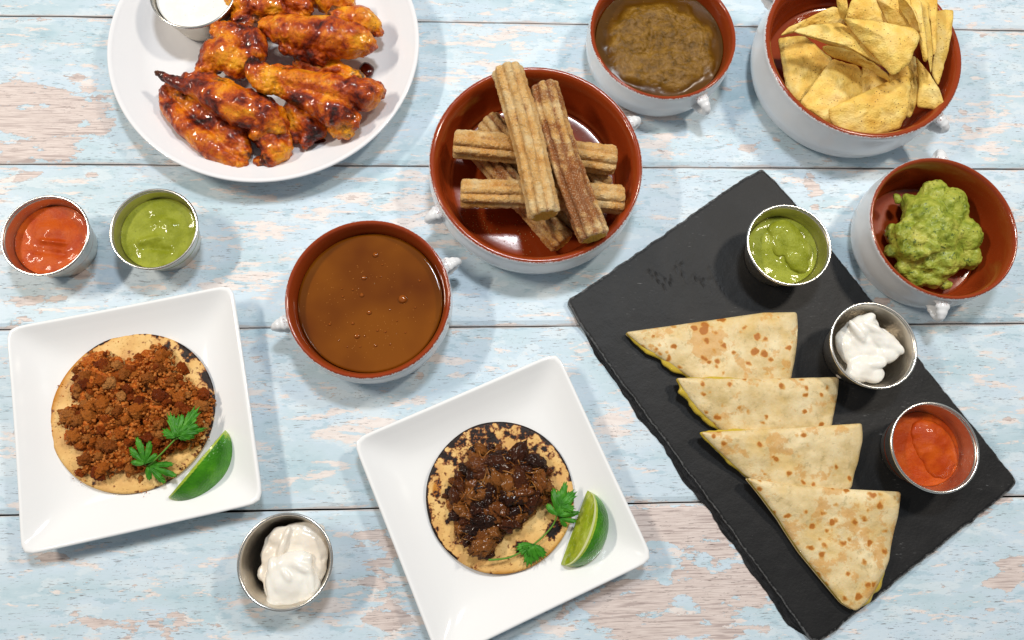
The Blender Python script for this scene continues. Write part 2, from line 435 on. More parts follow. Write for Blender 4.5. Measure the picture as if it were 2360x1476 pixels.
def thing(name, loc, label, cat, group=None, rz=0.0):
    o = bpy.data.objects.new(name, None); C.objects.link(o); o.location = loc; o.rotation_euler = (0, 0, rz)
    o.empty_display_size = 0.01
    return tag(o, label, cat, group)

def setattr_f(me, name, vals):
    a = me.attributes.new(name, 'FLOAT', 'POINT'); a.data.foreach_set('value', vals)

def fb(p, sc, octs=3, seed=0.0):
    return mn.fractal((p[0] * sc + seed, p[1] * sc + seed * 1.7, p[2] * sc + 3.1), 1.0, 2.0, octs)

def revolve(profile, n=96, shape=None, close=True):
    """profile [(t, z)]; shape(theta, t) -> (x, y)"""
    me = bpy.data.meshes.new('m'); vs, fs = [], []
    rows = []
    for t, z in profile:
        if t == 0:
            rows.append([len(vs)]); vs.append((0, 0, z)); continue
        r = []
        for i in range(n):
            th = 2 * pi * i / n
            x, y = shape(th, t) if shape else (t * cos(th), t * sin(th))
            r.append(len(vs)); vs.append((x, y, z))
        rows.append(r)
    for a, b in zip(rows, rows[1:]):
        for i in range(n):
            j = (i + 1) % n
            if len(a) == 1: fs.append((a[0], b[i], b[j]))
            elif len(b) == 1: fs.append((a[i], b[0], a[j]))
            else: fs.append((a[i], b[i], b[j], a[j]))
    me.from_pydata(vs, [], fs); me.update()
    bm = bmesh.new(); bm.from_mesh(me); bmesh.ops.recalc_face_normals(bm, faces=bm.faces); bm.to_mesh(me); bm.free()
    return me

def smooth_profile(pts, k=6):
    out = []
    n = len(pts)
    for i in range(n - 1):
        p0 = pts[max(i - 1, 0)]; p1 = pts[i]; p2 = pts[i + 1]; p3 = pts[min(i + 2, n - 1)]
        for j in range(k):
            t = j / k
            q = [0.5 * (2 * p1[a] + (p2[a] - p0[a]) * t + (2 * p0[a] - 5 * p1[a] + 4 * p2[a] - p3[a]) * t * t + (3 * p1[a] - p0[a] - 3 * p2[a] + p3[a]) * t ** 3) for a in range(len(p1))]
            out.append(tuple(q))
    out.append(tuple(pts[-1]))
    return out

def resample(pts, step, closed=True):
    out = []; n = len(pts)
    for i in range(n if closed else n - 1):
        a, b = Vector(pts[i]), Vector(pts[(i + 1) % n])
        k = max(1, int((b - a).length / step))
        for j in range(k): out.append(a.lerp(b, j / k))
    if not closed: out.append(Vector(pts[-1]))
    return out

def soften(pts, it=2, w=0.25):
    for _ in range(it):
        n = len(pts); pts = [pts[i] * (1 - 2 * w) + (pts[i - 1] + pts[(i + 1) % n]) * w for i in range(n)]
    return pts

def pad(outline, top, bot, rings=14, power=1.0, centre=None, attrs=None, inset=None):
    """closed slab: outline = list of Vectors (x,y[,z]); top/bot(x, y, t, z) -> z; t=0 centre..1 edge"""
    c = centre if centre is not None else sum(outline, Vector((0, 0, 0))) / len(outline)
    n = len(outline); vs = []; fs = []; tt = []
    ts = [(k / rings) ** power for k in range(rings + 1)]
    for side, fn in ((0, top), (1, bot)):
        for t in ts:
            if t == 0:
                vs.append((c.x, c.y, fn(c.x, c.y, 0, c.z))); tt.append(0); continue
            for p in outline:
                q = c.lerp(p, t); vs.append((q.x, q.y, fn(q.x, q.y, t, q.z))); tt.append(t)
        base = 0 if side == 0 else 1 + rings * n
        for k in range(rings):
            for i in range(n):
                j = (i + 1) % n
                if k == 0: f = (base, base + 1 + i, base + 1 + j)
                else:
                    a = base + 1 + (k - 1) * n; b = a + n
                    f = (a + i, b + i, b + j, a + j)
                fs.append(f if side == 0 else f[::-1])
    e1 = 1 + (rings - 1) * n; e2 = 1 + rings * n + e1
    for i in range(n):
        j = (i + 1) % n
        fs.append((e1 + i, e2 + i, e2 + j, e1 + j))
    me = bpy.data.meshes.new('m'); me.from_pydata(vs, [], fs); me.update()
    bm = bmesh.new(); bm.from_mesh(me); bmesh.ops.recalc_face_normals(bm, faces=bm.faces); bm.to_mesh(me); bm.free()
    if attrs:
        for k, fn in attrs.items():
            setattr_f(me, k, [fn(v, t) for v, t in zip(vs, tt)])
    return me

def blob(balls, voxel=0.001, disp=(), smooth=4, floor=None):
    """union of ellipsoids -> one continuous skin. balls: (centre, (rx,ry,rz), rotz)"""
    bm = bmesh.new()
    for b in balls:
        c, r = b[0], b[1]; rz = b[2] if len(b) > 2 else 0
        if not hasattr(r, '__len__'): r = (r, r, r)
        m = Matrix.Translation(c) @ Matrix.Rotation(rz, 4, 'Z') @ Matrix.Diagonal((r[0], r[1], r[2], 1))
        bmesh.ops.create_icosphere(bm, subdivisions=2, radius=1.0, matrix=m)
    me = bpy.data.meshes.new('t'); bm.to_mesh(me); bm.free()
    o = bpy.data.objects.new('t', me); C.objects.link(o)
    r = o.modifiers.new('r', 'REMESH'); r.mode = 'VOXEL'; r.voxel_size = voxel
    s = o.modifiers.new('s', 'SMOOTH'); s.iterations = smooth; s.factor = 0.5
    dg = bpy.context.evaluated_depsgraph_get()
    out = bpy.data.meshes.new_from_object(o.evaluated_get(dg), depsgraph=dg)
    bpy.data.objects.remove(o); bpy.data.meshes.remove(me)
    nr = [v.normal.copy() for v in out.vertices]
    for v, n in zip(out.vertices, nr):
        d = 0
        for amp, sc, octs in disp: d += amp * fb(v.co, sc, octs)
        v.co += n * d
        if floor is not None and v.co.z < floor: v.co.z = floor
    out.update()
    return out

def chain(pts, k=0.5):
    """spheres strung along points (Vector, r)"""
    out = []
    for (a, ra), (b, rb) in zip(pts, pts[1:]):
        n = max(1, int((b - a).length / (min(ra, rb) * k)))
        for i in range(n):
            t = i / n; out.append((a.lerp(b, t), ra + (rb - ra) * t))
    out.append(pts[-1])
    return out

def tube(pts, rad, n=8):
    """tapered tube through points"""
    vs, fs = [], []
    for i, p in enumerate(pts):
        d = (pts[min(i + 1, len(pts) - 1)] - pts[max(i - 1, 0)]).normalized()
        u = d.cross(Vector((0, 0, 1)));  u = u.normalized() if u.length > 1e-6 else Vector((1, 0, 0)); w = d.cross(u)
        r = rad[i] if hasattr(rad, '__len__') else rad
        for k in range(n):
            a = 2 * pi * k / n; vs.append(p + u * cos(a) * r + w * sin(a) * r)
    for i in range(len(pts) - 1):
        for k in range(n):
            j = (k + 1) % n; fs.append((i * n + k, i * n + j, (i + 1) * n + j, (i + 1) * n + k))
    fs.append(tuple(range(n))[::-1]); fs.append(tuple(range((len(pts) - 1) * n, len(pts) * n)))
    return vs, fs

def mesh(vs, fs):
    me = bpy.data.meshes.new('m'); me.from_pydata([tuple(v) for v in vs], [], fs); me.update(); return me

def local(me, o):
    """shift a mesh built in world places to its thing's base"""
    me.transform(Matrix.Translation(-Vector(o.location))); return me

# ------------------------------------------------------------------ the table top: painted planks
SEAMS = [0.7272 - k * 0.2432 for k in range(-2, 7)]     # seam lines in camera heights
table = bpy.data.objects.new('table_top', None); C.objects.link(table); table['kind'] = 'structure'
BARE = [(95, 285, 150, 95, 1.0), (60, 330, 100, 50, .9), (60, 700, 70, 45, .8), (1870, 440, 25, 35, .9), (1560, 1215, 170, 50, 1.1), (1680, 1330, 130, 90, 1.0), (1450, 1400, 130, 60, .95), (1560, 1440, 170, 40, .9), (960, 1260, 90, 40, .9), (900, 1390, 60, 60, .7), (1480, 1300, 40, 30, .6), (840, 1220, 60, 30, .8),
        (1620, 90, 60, 22, .8), (1690, 80, 60, 12, .7), (1640, 215, 50, 22, .7), (1520, 245, 60, 14, .6), (1450, 265, 30, 30, .8),
        (860, 1330, 60, 60, .7), (1560, 1190, 150, 25, .8), (2330, 1330, 60, 60, .7), (2250, 1400, 60, 30, .5), (370, 1440, 120, 40, .6), (170, 1440, 60, 20, .6),
        (2220, 270, 15, 40, .6), (1700, 330, 60, 14, .7), (1800, 335, 50, 20, .6), (900, 1210, 80, 14, .5), (120, 1290, 60, 10, .5), (2290, 1170, 60, 30, .5), (2150, 610, 30, 30, .4), (2040, 690, 40, 18, .6), (60, 40, 60, 12, .4), (240, 700, 20, 12, .6), (130, 600, 60, 60, .5)]
CREAM = [(1150, 180, 120, 40, .5), (980, 480, 90, 90, .6), (1150, 90, 160, 40, .5), (560, 640, 100, 50, .4), (2290, 290, 60, 60, .6), (700, 1110, 90, 25, .7), (850, 1000, 120, 60, .5),
         (1440, 960, 90, 40, .6), (1010, 830, 60, 20, .4), (800, 480, 100, 40, .5), (1750, 480, 60, 60, .4), (620, 520, 80, 20, .5), (130, 420, 110, 20, .5), (1500, 330, 90, 20, .5), (2230, 880, 60, 20, .4), (820, 1400, 200, 60, .5), (1280, 860, 60, 30, .4)]
def blots(L):
    out = []
    for x, y, rx, ry, s in L:
        c = P(x, y); s = s * 1.0; sx = (P(x + rx, y) - c).length; sy = (P(x, y + ry) - c).length
        out.append((c.x, c.y, sx, sy, s))
    return out
BB, CB = blots(BARE), blots(CREAM)
def field(x, y, L, base=0.0):
    v = base
    for cx, cy, sx, sy, s in L:
        q = ((x - cx) / sx) ** 2 + ((y - cy) / sy) ** 2
        if q < 4: v = max(v, s * max(0, 1 - q / 2.2))
    return v
gap = 0.0006
for k in range(len(SEAMS) - 1):
    y1, y0 = SEAMS[k] * H - gap, SEAMS[k + 1] * H + gap
    W = 1.15; nx, ny = 300, 34
    yc = (y0 + y1) / 2
    vs, fs, bare, crm, edg = [], [], [], [], []
    for j in range(ny + 1):
        v = j / ny; y = y0 + (y1 - y0) * v
        e = abs(2 * v - 1)
        for i in range(nx + 1):
            x = -W / 2 + W * i / nx - 0.02
            ed = max(0, 1 - (min(y - y0, y1 - y)) / 0.006)
            yy = y + (0.0007 * mn.noise((x * 18, k * 3.3 + (1 if v > .5 else 0), 0)) if j in (0, ny) else 0)
            z = -0.0016 * max(0, 1 - min(y - y0, y1 - y) / 0.0012) if j in (0, ny) else 0.0
            vs.append((x, yy - yc, z))
            bare.append(field(x, y, BB)); crm.append(field(x, y, CB)); edg.append(ed)
    for j in range(ny):
        for i in range(nx):
            a = j * (nx + 1) + i; fs.append((a, a + 1, a + nx + 2, a + nx + 1))
    # sides going down
    n0 = len(vs)
    for j in (0, ny):
        for i in range(nx + 1):
            x, y, z = vs[j * (nx + 1) + i]; vs.append((x, y, -0.018)); bare.append(0); crm.append(0); edg.append(1)
    for i in range(nx):
        fs.append((i + 1, i, n0 + i, n0 + i + 1)); a = ny * (nx + 1); b = n0 + nx + 1
        fs.append((a + i, a + i + 1, b + i + 1, b + i))
    me = mesh(vs, fs); setattr_f(me, 'bare', bare); setattr_f(me, 'cream', crm); setattr_f(me, 'edge', edg)
    o = link('plank', me, M['planks'], table, (0, yc, 0), smooth=False)
bmx = bmesh.new(); bmesh.ops.create_cube(bmx, size=1, matrix=Matrix.Translation((-0.02, 0.1445, -0.022)) @ Matrix.Diagonal((1.13, 1.14, 0.012, 1)))
me = bpy.data.meshes.new('m'); bmx.to_mesh(me); bmx.free()
link('backing_board', me, M['gap'], table, smooth=False)

# ------------------------------------------------------------------ terracotta bowls
def rim_fit(x0, x1, y0, y1, z):
    ym = (y0 + y1) / 2
    a, b = P(x0, ym, z), P(x1, ym, z)
    c = (a + b) / 2
    t, u = P((x0 + x1) / 2, y0, z), P((x0 + x1) / 2, y1, z)
    cy = (t.y + u.y) / 2
    return Vector((c.x, cy, 0)), (b - a).length / 2

def bowl(box, h, handles, label, hs=1.0):
    c, R = rim_fit(*box, h)
    t = thing('terracotta_bowl', c, label, 'bowl', 'glazed terracotta tapas bowls')
    pr = [(0, .004, 0), (.80, .0035, 0), (.86, 0, 0), (.90, .001, 0), (.965, .007, 0), (1.0, .016, 0), (1.012, .024, 0), (1.0, h - .008, .1), (1.0, h - .002, .35), (.985, h - .0002, .62), (.965, h, .9), (.942, h - .0014, 1), (.915, h - .006, 1), (.895, h - .014, 1), (.87, .018, 1), (.82, .0095, 1), (.73, .0065, 1), (0, .006, 1)]
    sp = smooth_profile(pr, 6)
    me = revolve([(max(q[0], 0) * R if 0 < i < len(sp) - 1 else 0, q[1]) for i, q in enumerate(sp)], 112)
    vals = [sp[0][2]]
    for q in sp[1:-1]: vals += [q[2]] * 112
    vals.append(1)
    setattr_f(me, 'inner', vals)
    link('bowl_body', me, M['bowl'], t)
    for (hx_, hy_) in handles:
        p = P(hx_, hy_, h * .8); d = Vector((p.x - c.x, p.y - c.y, 0)).normalized()
        side = Vector((-d.y, d.x, 0)); up = Vector((0, 0, 1))
        pts = []
        az = math.atan2(d.y, d.x)
        for i in range(9):
            a = pi * i / 8; q = sin(a)
            p_ = d * (R * .985 + .0135 * hs * q) + up * (h - .0080 - .012 * hs * (1 - cos(a)) / 2)
            balls_w = .0085 - .0050 * q
            pts.append((p_, (.0036 * hs, balls_w * hs, .0034 * hs)))
        balls = [(q, r_, az) for q, r_ in pts]
        hm = blob(balls, .0011, ((.0002, 90, 2),), 5)
        setattr_f(hm, 'inner', [max(0, min(.44, .62 - (v.co.xy.length - R) / .020 - max(0, (h - .008 - v.co.z)) / .010)) for v in hm.vertices])
        link('handle', hm, M['bowl'], t)
    return c, R

# ------------------------------------------------------------------ steel sauce cups
def cup(box, z0, h, label, group='stainless steel sauce cups'):
    c, R = rim_fit(*box, z0 + h)
    c = Vector((c.x, c.y, z0))
    t = thing('sauce_cup', c, label, 'sauce cup', group)
    rb = .74
    pr = [(0, .0012), (rb * .93, .001), (rb * .985, .0002), (rb, .0012), (rb + .01, .003), (.955, h - .0035), (.962, h - .0018)]
    inn = [(.945, h - .0018), (.935, h - .0045), (rb - .012, .004), (rb - .03, .0022), (0, .002)]
    me = revolve([(a * R, z) for a, z in pr + inn], 96)
    link('cup_body', me, M['steel'], t)
    # rolled rim
    rr = .0011
    ring = [(R - rr + rr * cos(a), h - rr + rr * sin(a)) for a in [2 * pi * i / 14 for i in range(15)]]
    link('rolled_rim', revolve(ring, 128), M['rim'], t)
    return c, R, rb

def sauce(name, label, cat, c, rad, z, mat, amp=.0012, sc=45, swirl=None, n=72, rings=26, group=None, dome=0.0, kick=None):
    """a pool of sauce filling a dish to height z, with a lapped surface"""
    o_seed = random.random() * 50
    out = [Vector((c.x + rad * cos(2 * pi * i / n), c.y + rad * sin(2 * pi * i / n), 0)) for i in range(n)]
    def top(x, y, t, zz):
        e = 1 - t ** 6
        d = amp * fb((x, y, 0), sc, 3, o_seed) * e + dome * (1 - t * t)
        if kick: d += kick(x - c.x, y - c.y) * e
        return z + d + .0006 * t ** 12
    me = pad(out, top, lambda x, y, t, zz: z - .004, rings, attrs=None, centre=Vector((c.x, c.y, 0)))
    o = link(name, me, mat)
    loc = Vector((c.x, c.y, z - .004)); me.transform(Matrix.Translation(-loc)); o.location = loc
    return tag(o, label, cat, group)

HB = .044
cb, Rb = bowl((988, 1482, 157, 603), HB, [(1008, 490), (1468, 275)], 'large terracotta bowl with white outside holding the churros')
cc, Rc = bowl((655, 1040, 512, 868), .040, [(650, 745), (1040, 605)], 'terracotta bowl full of smooth brown caramel, left of centre')
cs, Rs = bowl((1360, 1697, -72, 232), .040, [(1627, 240), (1440, -90)], 'terracotta bowl of chunky brown salsa between the churros and the chips')
ct, Rt = bowl((1765, 2216, -85, 314), .050, [(2180, 290), (1795, 0)], 'terracotta bowl with white outside, heaped with corn chips, top right')
cg, Rg = bowl((2007, 2346, 360, 694), .044, [(2172, 712), (2172, 350)], 'terracotta bowl with brown glaze holding a mound of guacamole, right edge')

HC = .033
k1 = cup((0, 205, 448, 638), 0, HC, 'steel cup of red salsa at the far left edge of the table')
k2 = cup((251, 456, 434, 622), 0, HC, 'steel cup of speckled green salsa on the blue planks, below the wings plate')
k4 = cup((545, 767, 1183, 1410), 0, HC, 'steel cup of cream on bare planks between the two square plates')
ZS = .0062   # slate top
k5 = cup((1722, 1917, 472, 658), ZS, HC, 'steel cup of green salsa, topmost on the black slate')
k6 = cup((1914, 2115, 698, 896), ZS, HC, 'steel cup of white cream, in the middle on the black slate')
k7 = cup((2054, 2258, 928, 1137), ZS, HC, 'steel cup of red salsa, lowest on the black slate')
ZP = .0075   # floor of the round plate
k3 = cup((343, 542, -112, 76), ZP + .002, HC, 'steel cup of white ranch dip standing on the wings plate')

# ------------------------------------------------------------------ sauces
def ridge(ax, ay, bx, by, w, amp):
    """one spoon mark: a ridge from a to b (metres from the cup's middle)"""
    a = Vector((ax, ay)); b = Vector((bx, by)); d = b - a
    def f(x, y):
        p = Vector((x, y)); t = max(0, min(1, (p - a).dot(d) / d.length_squared)); q = (p - (a + d * t)).length
        return amp * math.exp(-(q / w) ** 2)
    return f
def both(*fs): return lambda x, y: sum(f(x, y) for f in fs)
def frac(h): return .74 + .21 * h / HC
mm = .001
sauce('red_salsa', 'smooth orange red salsa with a spoon ridge, in the cup at the far left edge', 'salsa', k1[0], k1[1] * frac(.021) * .985, .021, M['red'], .0009, 55, kick=both(ridge(-8*mm, -1*mm, 9*mm, -3*mm, 2.0*mm, 2.2*mm), ridge(-10*mm, 8*mm, 12*mm, 6*mm, 7*mm, 1.6*mm), ridge(-12*mm, -9*mm, 10*mm, -12*mm, 2.5*mm, -1.2*mm)))
sauce('green_salsa', 'coarse green salsa with black specks, in the cup below the wings plate', 'salsa', k2[0], k2[1] * frac(.023) * .985, .022, M['green'], .0014, 60, kick=both(ridge(-14*mm, -8*mm, 0, -4*mm, 3*mm, 2.6*mm), ridge(-10*mm, -13*mm, 8*mm, -14*mm, 3*mm, -2*mm), ridge(0, 12*mm, 10*mm, 8*mm, 5*mm, 1.5*mm)))
sauce('ranch_dip', 'white ranch dip with green herb flecks in the cup on the wings plate', 'dip', k3[0], k3[1] * frac(.026) * .985, ZP + .002 + .027, M['ranch'], .001, 40)
sauce('green_salsa', 'pool of green salsa at the bottom of the upper cup on the slate', 'salsa', k5[0], k5[1] * frac(.017) * .985, ZS + .018, M['green'], .0014, 60)
sauce('red_salsa', 'pool of thin orange red salsa in the lowest cup on the slate', 'salsa', k7[0], k7[1] * frac(.016) * .985, ZS + .016, M['red'], .001, 50)
CAR = sauce('caramel_sauce', 'glossy brown caramel with small bubbles filling the bowl left of centre', 'caramel', cc, Rc * .886, .0265, M['caramel'], .00006, 20)

# mounded thick parts
def mound(name, label, cat, pts, mat, z0, voxel=.0011, disp=((.0008, 90, 3),), smooth=5, group=None):
    """pts: (px, py, z, rx, ry, rz_height, rot) with sizes in mm"""
    balls = [(P(a, b, z * mm), (rx * mm, ry * mm, rz * mm), rot) for a, b, z, rx, ry, rz, rot in pts]
    me = blob(balls, voxel, disp, smooth, floor=z0)
    xs = [v.co.x for v in me.vertices]; ys = [v.co.y for v in me.vertices]
    loc = Vector(((min(xs) + max(xs)) / 2, (min(ys) + max(ys)) / 2, z0))
    me.transform(Matrix.Translation(-loc))
    return tag(link(name, me, mat, None, loc), label, cat, group)

# green salsa scoop in slate cup
mound('green_salsa_scoop', 'thick curl of green salsa heaped in the upper cup on the slate', 'salsa',
      [(1822, 555, 25, 12, 16, 7, .35), (1835, 600, 25, 9, 13, 5, .5), (1800, 530, 25, 12, 9, 6, .2), (1790, 560, 24, 6, 14, 5, .1), (1762, 560, 22, 6, 13, 4, .1), (1845, 570, 26, 8, 13, 5, .4)], M['green'], ZS + .012, disp=((.0009, 80, 3),))
mound('red_salsa_scoop', 'smooth heap of orange red salsa in the lowest cup on the slate', 'salsa',
      [(2150, 1025, 22, 17, 21, 5.5, .3), (2130, 1000, 22, 12, 12, 5, .2), (2160, 1060, 22, 13, 16, 5, .2), (2175, 1030, 22, 9, 18, 5, .3)], M['red'], ZS + .010, disp=((.0009, 70, 3),))
mound('sour_cream', 'folded heap of white sour cream in the middle cup on the slate', 'sour cream',
      [(1985, 795, 22, 17, 22, 9, .45), (1990, 755, 26, 14, 11, 7, .3), (1998, 737, 29, 9, 5, 5, .5), (2035, 785, 28, 17, 9, 7, -.65), (2062, 800, 30, 9, 4.5, 4.5, -.7), (1955, 805, 22, 9, 17, 7, .35), (1990, 845, 24, 14, 12, 7, .2), (2012, 862, 24, 9, 8, 6, 0), (1975, 862, 22, 10, 8, 6, 0), (2020, 762, 32, 14, 3.5, 3.5, -.62), (2045, 815, 27, 12, 8, 6, .4), (1975, 765, 31, 3.5, 12, 4, .5), (2020, 838, 30, 9, 4, 3, .1)], M['cream'], ZS + .008, disp=((.0012, 45, 3), (.0004, 150, 2)), smooth=5)
mound('cream_drip', 'small cream drip on the slate beside the middle cup', 'drip', [(1938, 862, 12, 4, 4, 4, 0), (1935, 850, 10, 3.5, 5, 4, .3)], M['cream_warm'], ZS, .0008)
mound('thin_cream', 'thin beige cream spread at the back of the cup between the square plates', 'sour cream',
      [(700, 1270, 17, 19, 20, 6, 0), (640, 1290, 16, 12, 22, 6, .2), (650, 1240, 18, 11, 9, 6, 0), (705, 1245, 18, 16, 10, 6, -.3), (722, 1300, 17, 10, 20, 6, 0), (635, 1340, 16, 10, 16, 6, .3), (604, 1322, 16, 4, 6, 4, 0), (655, 1250, 23, 3, 12, 3, -.3), (700, 1220, 17, 16, 6, 5, 0)], M['cream_warm'], .006, disp=((.0011, 50, 3), (.0004, 200, 2)), smooth=4)
mound('sour_cream', 'white swirl of sour cream in the cup between the square plates', 'sour cream',
      [(668, 1335, 22, 19, 17, 8, 0), (640, 1375, 21, 9, 8, 6, .4), (630, 1390, 21, 6, 4, 4, 0), (700, 1345, 21, 13, 14, 7, .3), (672, 1300, 24, 17, 9, 6, .3), (635, 1325, 24, 6, 14, 5, .25), (690, 1305, 27, 12, 4, 4, -.5), (662, 1327, 29, 3, 6, 3, .6), (680, 1375, 21, 17, 6, 5, .25), (715, 1330, 25, 4, 13, 4, .2), (625, 1350, 23, 4, 14, 5, .1)], M['cream'], .008, disp=((.0010, 40, 3),), smooth=4)
# brown salsa heap
def heap(x, y):
    q = math.hypot(x * .92 - .001, y + .0035); w = .050 + .006 * mn.noise((x * 50, y * 50, 2)) + .002 * mn.noise((x * 120, y * 120, 7))
    m = max(0, min(1, (w - q) / .018)); m = m * m * (3 - 2 * m)
    f = ridge(-.004, .018, -.012, -.012, .0035, -.0022)(x, y) + ridge(-.012, -.012, -.028, -.008, .003, -.0016)(x, y) + ridge(.002, .008, .024, .006, .006, .0016)(x, y)
    return m, m * (.0042 + .0022 * fb((x, y, 0), 55, 4, 3) + .0010 * mn.noise((x * 330, y * 330, 0)) + .0006 * mn.noise((x * 700, y * 700, 0)) + f)
c0 = cs; rad = Rs * .888
out = [Vector((c0.x + rad * cos(2 * pi * i / 200), c0.y + rad * sin(2 * pi * i / 200), 0)) for i in range(200)]
me = pad(out, lambda x, y, t, zz: .0255 + heap(x - c0.x, y - c0.y)[1] + .0006 * t ** 12 + .00008 * mn.noise((x * 200, y * 200, 1)), lambda x, y, t, zz: .020, 90,
         centre=Vector((c0.x, c0.y, 0)), attrs={'heap': lambda v, t: heap(v[0] - c0.x, v[1] - c0.y)[0]})
me.transform(Matrix.Translation(-Vector((c0.x, c0.y, .020))))
tag(link('brown_salsa', me, M['brown'], None, (c0.x, c0.y, .020)), 'grainy brown salsa heaped in thin amber liquid, filling the bowl at the top', 'salsa')

# guacamole
g_pts = []
random.seed(21)
for (x, y, z, r) in [(2150, 540, 22, 26), (2130, 500, 26, 20), (2190, 480, 26, 17), (2100, 570, 22, 17), (2170, 600, 20, 19), (2220, 540, 24, 16), (2150, 450, 24, 14), (2100, 470, 20, 10), (2230, 590, 18, 12), (2080, 620, 17, 9), (2150, 640, 16, 10), (2240, 600, 16, 9), (2060, 540, 18, 9), (2180, 655, 13, 6), (2110, 640, 15, 10), (2050, 580, 15, 7)]:
    g_pts.append((x, y, z, r, r * .9, r * .75, random.random() * 3))
for _ in range(40):
    a = random.random() * 2 * pi; r = random.random() ** .5
    x, y = 2148 + cos(a) * 72 * r, 540 + sin(a) * 78 * r
    g_pts.append((x, y, 21 + 17 * (1 - r * r), random.uniform(6, 13), random.uniform(4, 7), random.uniform(4, 6), random.random() * 3))
g_pts.append((2068, 460, 26, 2.6, 6, 2.6, .35))
mound('guacamole', 'chunky mound of green guacamole with chopped herbs in the bowl on the right', 'guacamole', g_pts, M['guac'], .0062, .0010, ((.0034, 42, 5), (.0012, 150, 4)), 16)

# caramel bubbles (alike, too small to show parts)
for i, (x, y, r) in enumerate([(865, 588, 2.2), (839, 641, 1.9), (834, 681, 1.7), (928, 690, 3.6), (851, 721, 1.9), (823, 775, 2.1), (813, 668, .9), (967, 648, 1.0), (790, 684, .9), (760, 748, 1.1), (813, 746, 1.2), (870, 762, 1.0), (888, 765, 1.0), (830, 799, .8), (866, 797, 1.2), (881, 611, .8), (877, 638, .8), (957, 709, .8), (915, 740, .7), (899, 794, .8), (934, 767, .7), (788, 666, .7), (898, 715, .7), (840, 775, .8), (780, 785, .7), (800, 800, .7)]):
    bm = bmesh.new(); bmesh.ops.create_icosphere(bm, subdivisions=2, radius=r * mm)
    me = bpy.data.meshes.new('m'); bm.to_mesh(me); bm.free()
    for v in me.vertices: v.co.z *= .8
    p = P(x, y, .0267)
    link('bubble', me, M['bubble'], CAR, p - Vector(CAR.location))

# ------------------------------------------------------------------ churros
def churro(ax, ay, az, bx, by, bz, r, label, cin=0.0, roll=0.0, seed=0):
    a, b = P(ax, ay, az * mm), P(bx, by, bz * mm)
    d = (b - a); L = d.length; d.normalize()
    u = d.cross(Vector((0, 0, 1))).normalized(); w = u.cross(d)
    mid = (a + b) / 2
    t = thing('churro', Vector((mid.x, mid.y, min(az, bz) * mm - r * mm)), label, 'churro', 'sugared churros in the terracotta bowl')
    nl, nr = 190, 120; vs, fs, cn = [], [], []
    R0 = r * mm
    rnd = random.Random(seed)
    bend = rnd.uniform(-.0030, .0030)
    for i in range(nl + 1):
        s = i / nl
        endf = min(1, (min(s, 1 - s) * L / .0035)) ; ef = .80 + .20 * math.sqrt(max(0, 1 - (1 - endf) ** 2))
        c = a + d * (L * s) + u * (bend * sin(pi * s)) + w * (.0006 * sin(s * 5 + seed))
        for k in range(nr):
            th = 2 * pi * k / nr
            lobe = abs(cos(4 * (th + roll + .15 * s + .10 * mn.noise((s * 3 + seed, th, 0))))) ** .85      # eight rounded ribs
            rr = R0 * (.74 + .26 * lobe) * ef
            p = c + u * cos(th) * rr + w * sin(th) * rr
            n = (u * cos(th) + w * sin(th))
            p += n * (.0005 * fb(p, 260, 2, seed) + .0006 * fb(p, 70, 2, seed) + .00045 * mn.noise(p * 650) + .0003 * mn.noise(p * 1300) + .0004 * abs(fb(p, 160, 2, seed + 5)))
            vs.append(p)
            cn.append(cin + .45 * (1 - lobe) - .12 + .4 * fb(p, 35, 2, seed + 3))
    for i in range(nl):
        for k in range(nr):
            j = (k + 1) % nr; fs.append((i * nr + k, i * nr + j, (i + 1) * nr + j, (i + 1) * nr + k))
    me = mesh(vs, fs); me.transform(Matrix.Translation(-Vector(t.location)))
    setattr_f(me, 'cinnamon', cn)
    link('crust', me, M['churro'], t)
    # torn soft ends
    for s, base in ((0, a), (1, b)):
        out = []
        row = vs[:nr] if s == 0 else vs[-nr:]
        c = sum(row, Vector()) / nr; vv = []; ff = []
        sign = -1 if s == 0 else 1
        RN = 8
        vv.append(c - d * sign * .002)
        for q in range(1, RN + 1):
            f = q / RN
            for p in row:
                pp = c.lerp(p, f); dep = (1 - f ** 3) * -.0035 + .0016 * fb(pp, 260, 3, seed) * (1 if q < RN else 0)
                vv.append(pp + d * sign * dep)
        for q in range(RN):
            for k in range(nr):
                j = (k + 1) % nr
                if q == 0: f = (0, 1 + k, 1 + j)
                else: f = (1 + (q - 1) * nr + k, 1 + q * nr + k, 1 + q * nr + j, 1 + (q - 1) * nr + j)
                ff.append(f)
        me = mesh(vv, ff); me.transform(Matrix.Translation(-Vector(t.location)))
        link('torn_end', me, M['dough'], t)

churro(1168, 160, 60, 1255, 498, 56, 13.2, 'pale churro lying on top of the pile, leftmost of the upper two, overhanging the rim', -.12, .1, 1)
churro(1252, 200, 56, 1370, 550, 52, 13.0, 'churro thickly coated in dark cinnamon, right one on top of the pile', .62, .3, 2)
churro(1046, 332, 40, 1418, 372, 38, 12.3, 'upper of the two churros lying crosswise under the top pair', 0, .2, 3)
churro(1062, 446, 38, 1436, 462, 38, 12.3, 'lower of the two churros lying crosswise under the top pair', -.05, .05, 4)
churro(1085, 318, 19, 1298, 562, 20, 11.8, 'diagonal churro at the bottom whose end shows at the lower bowl wall', .3, .0, 5)
churro(1122, 278, 20, 1345, 520, 20, 11.8, 'diagonal bottom churro whose cinnamon end shows above the left crosswise one', .35, .3, 6)
churro(1215, 270, 19, 1392, 440, 20, 11.5, 'bottom churro nearly hidden beneath the dark cinnamon one', .25, .2, 7)

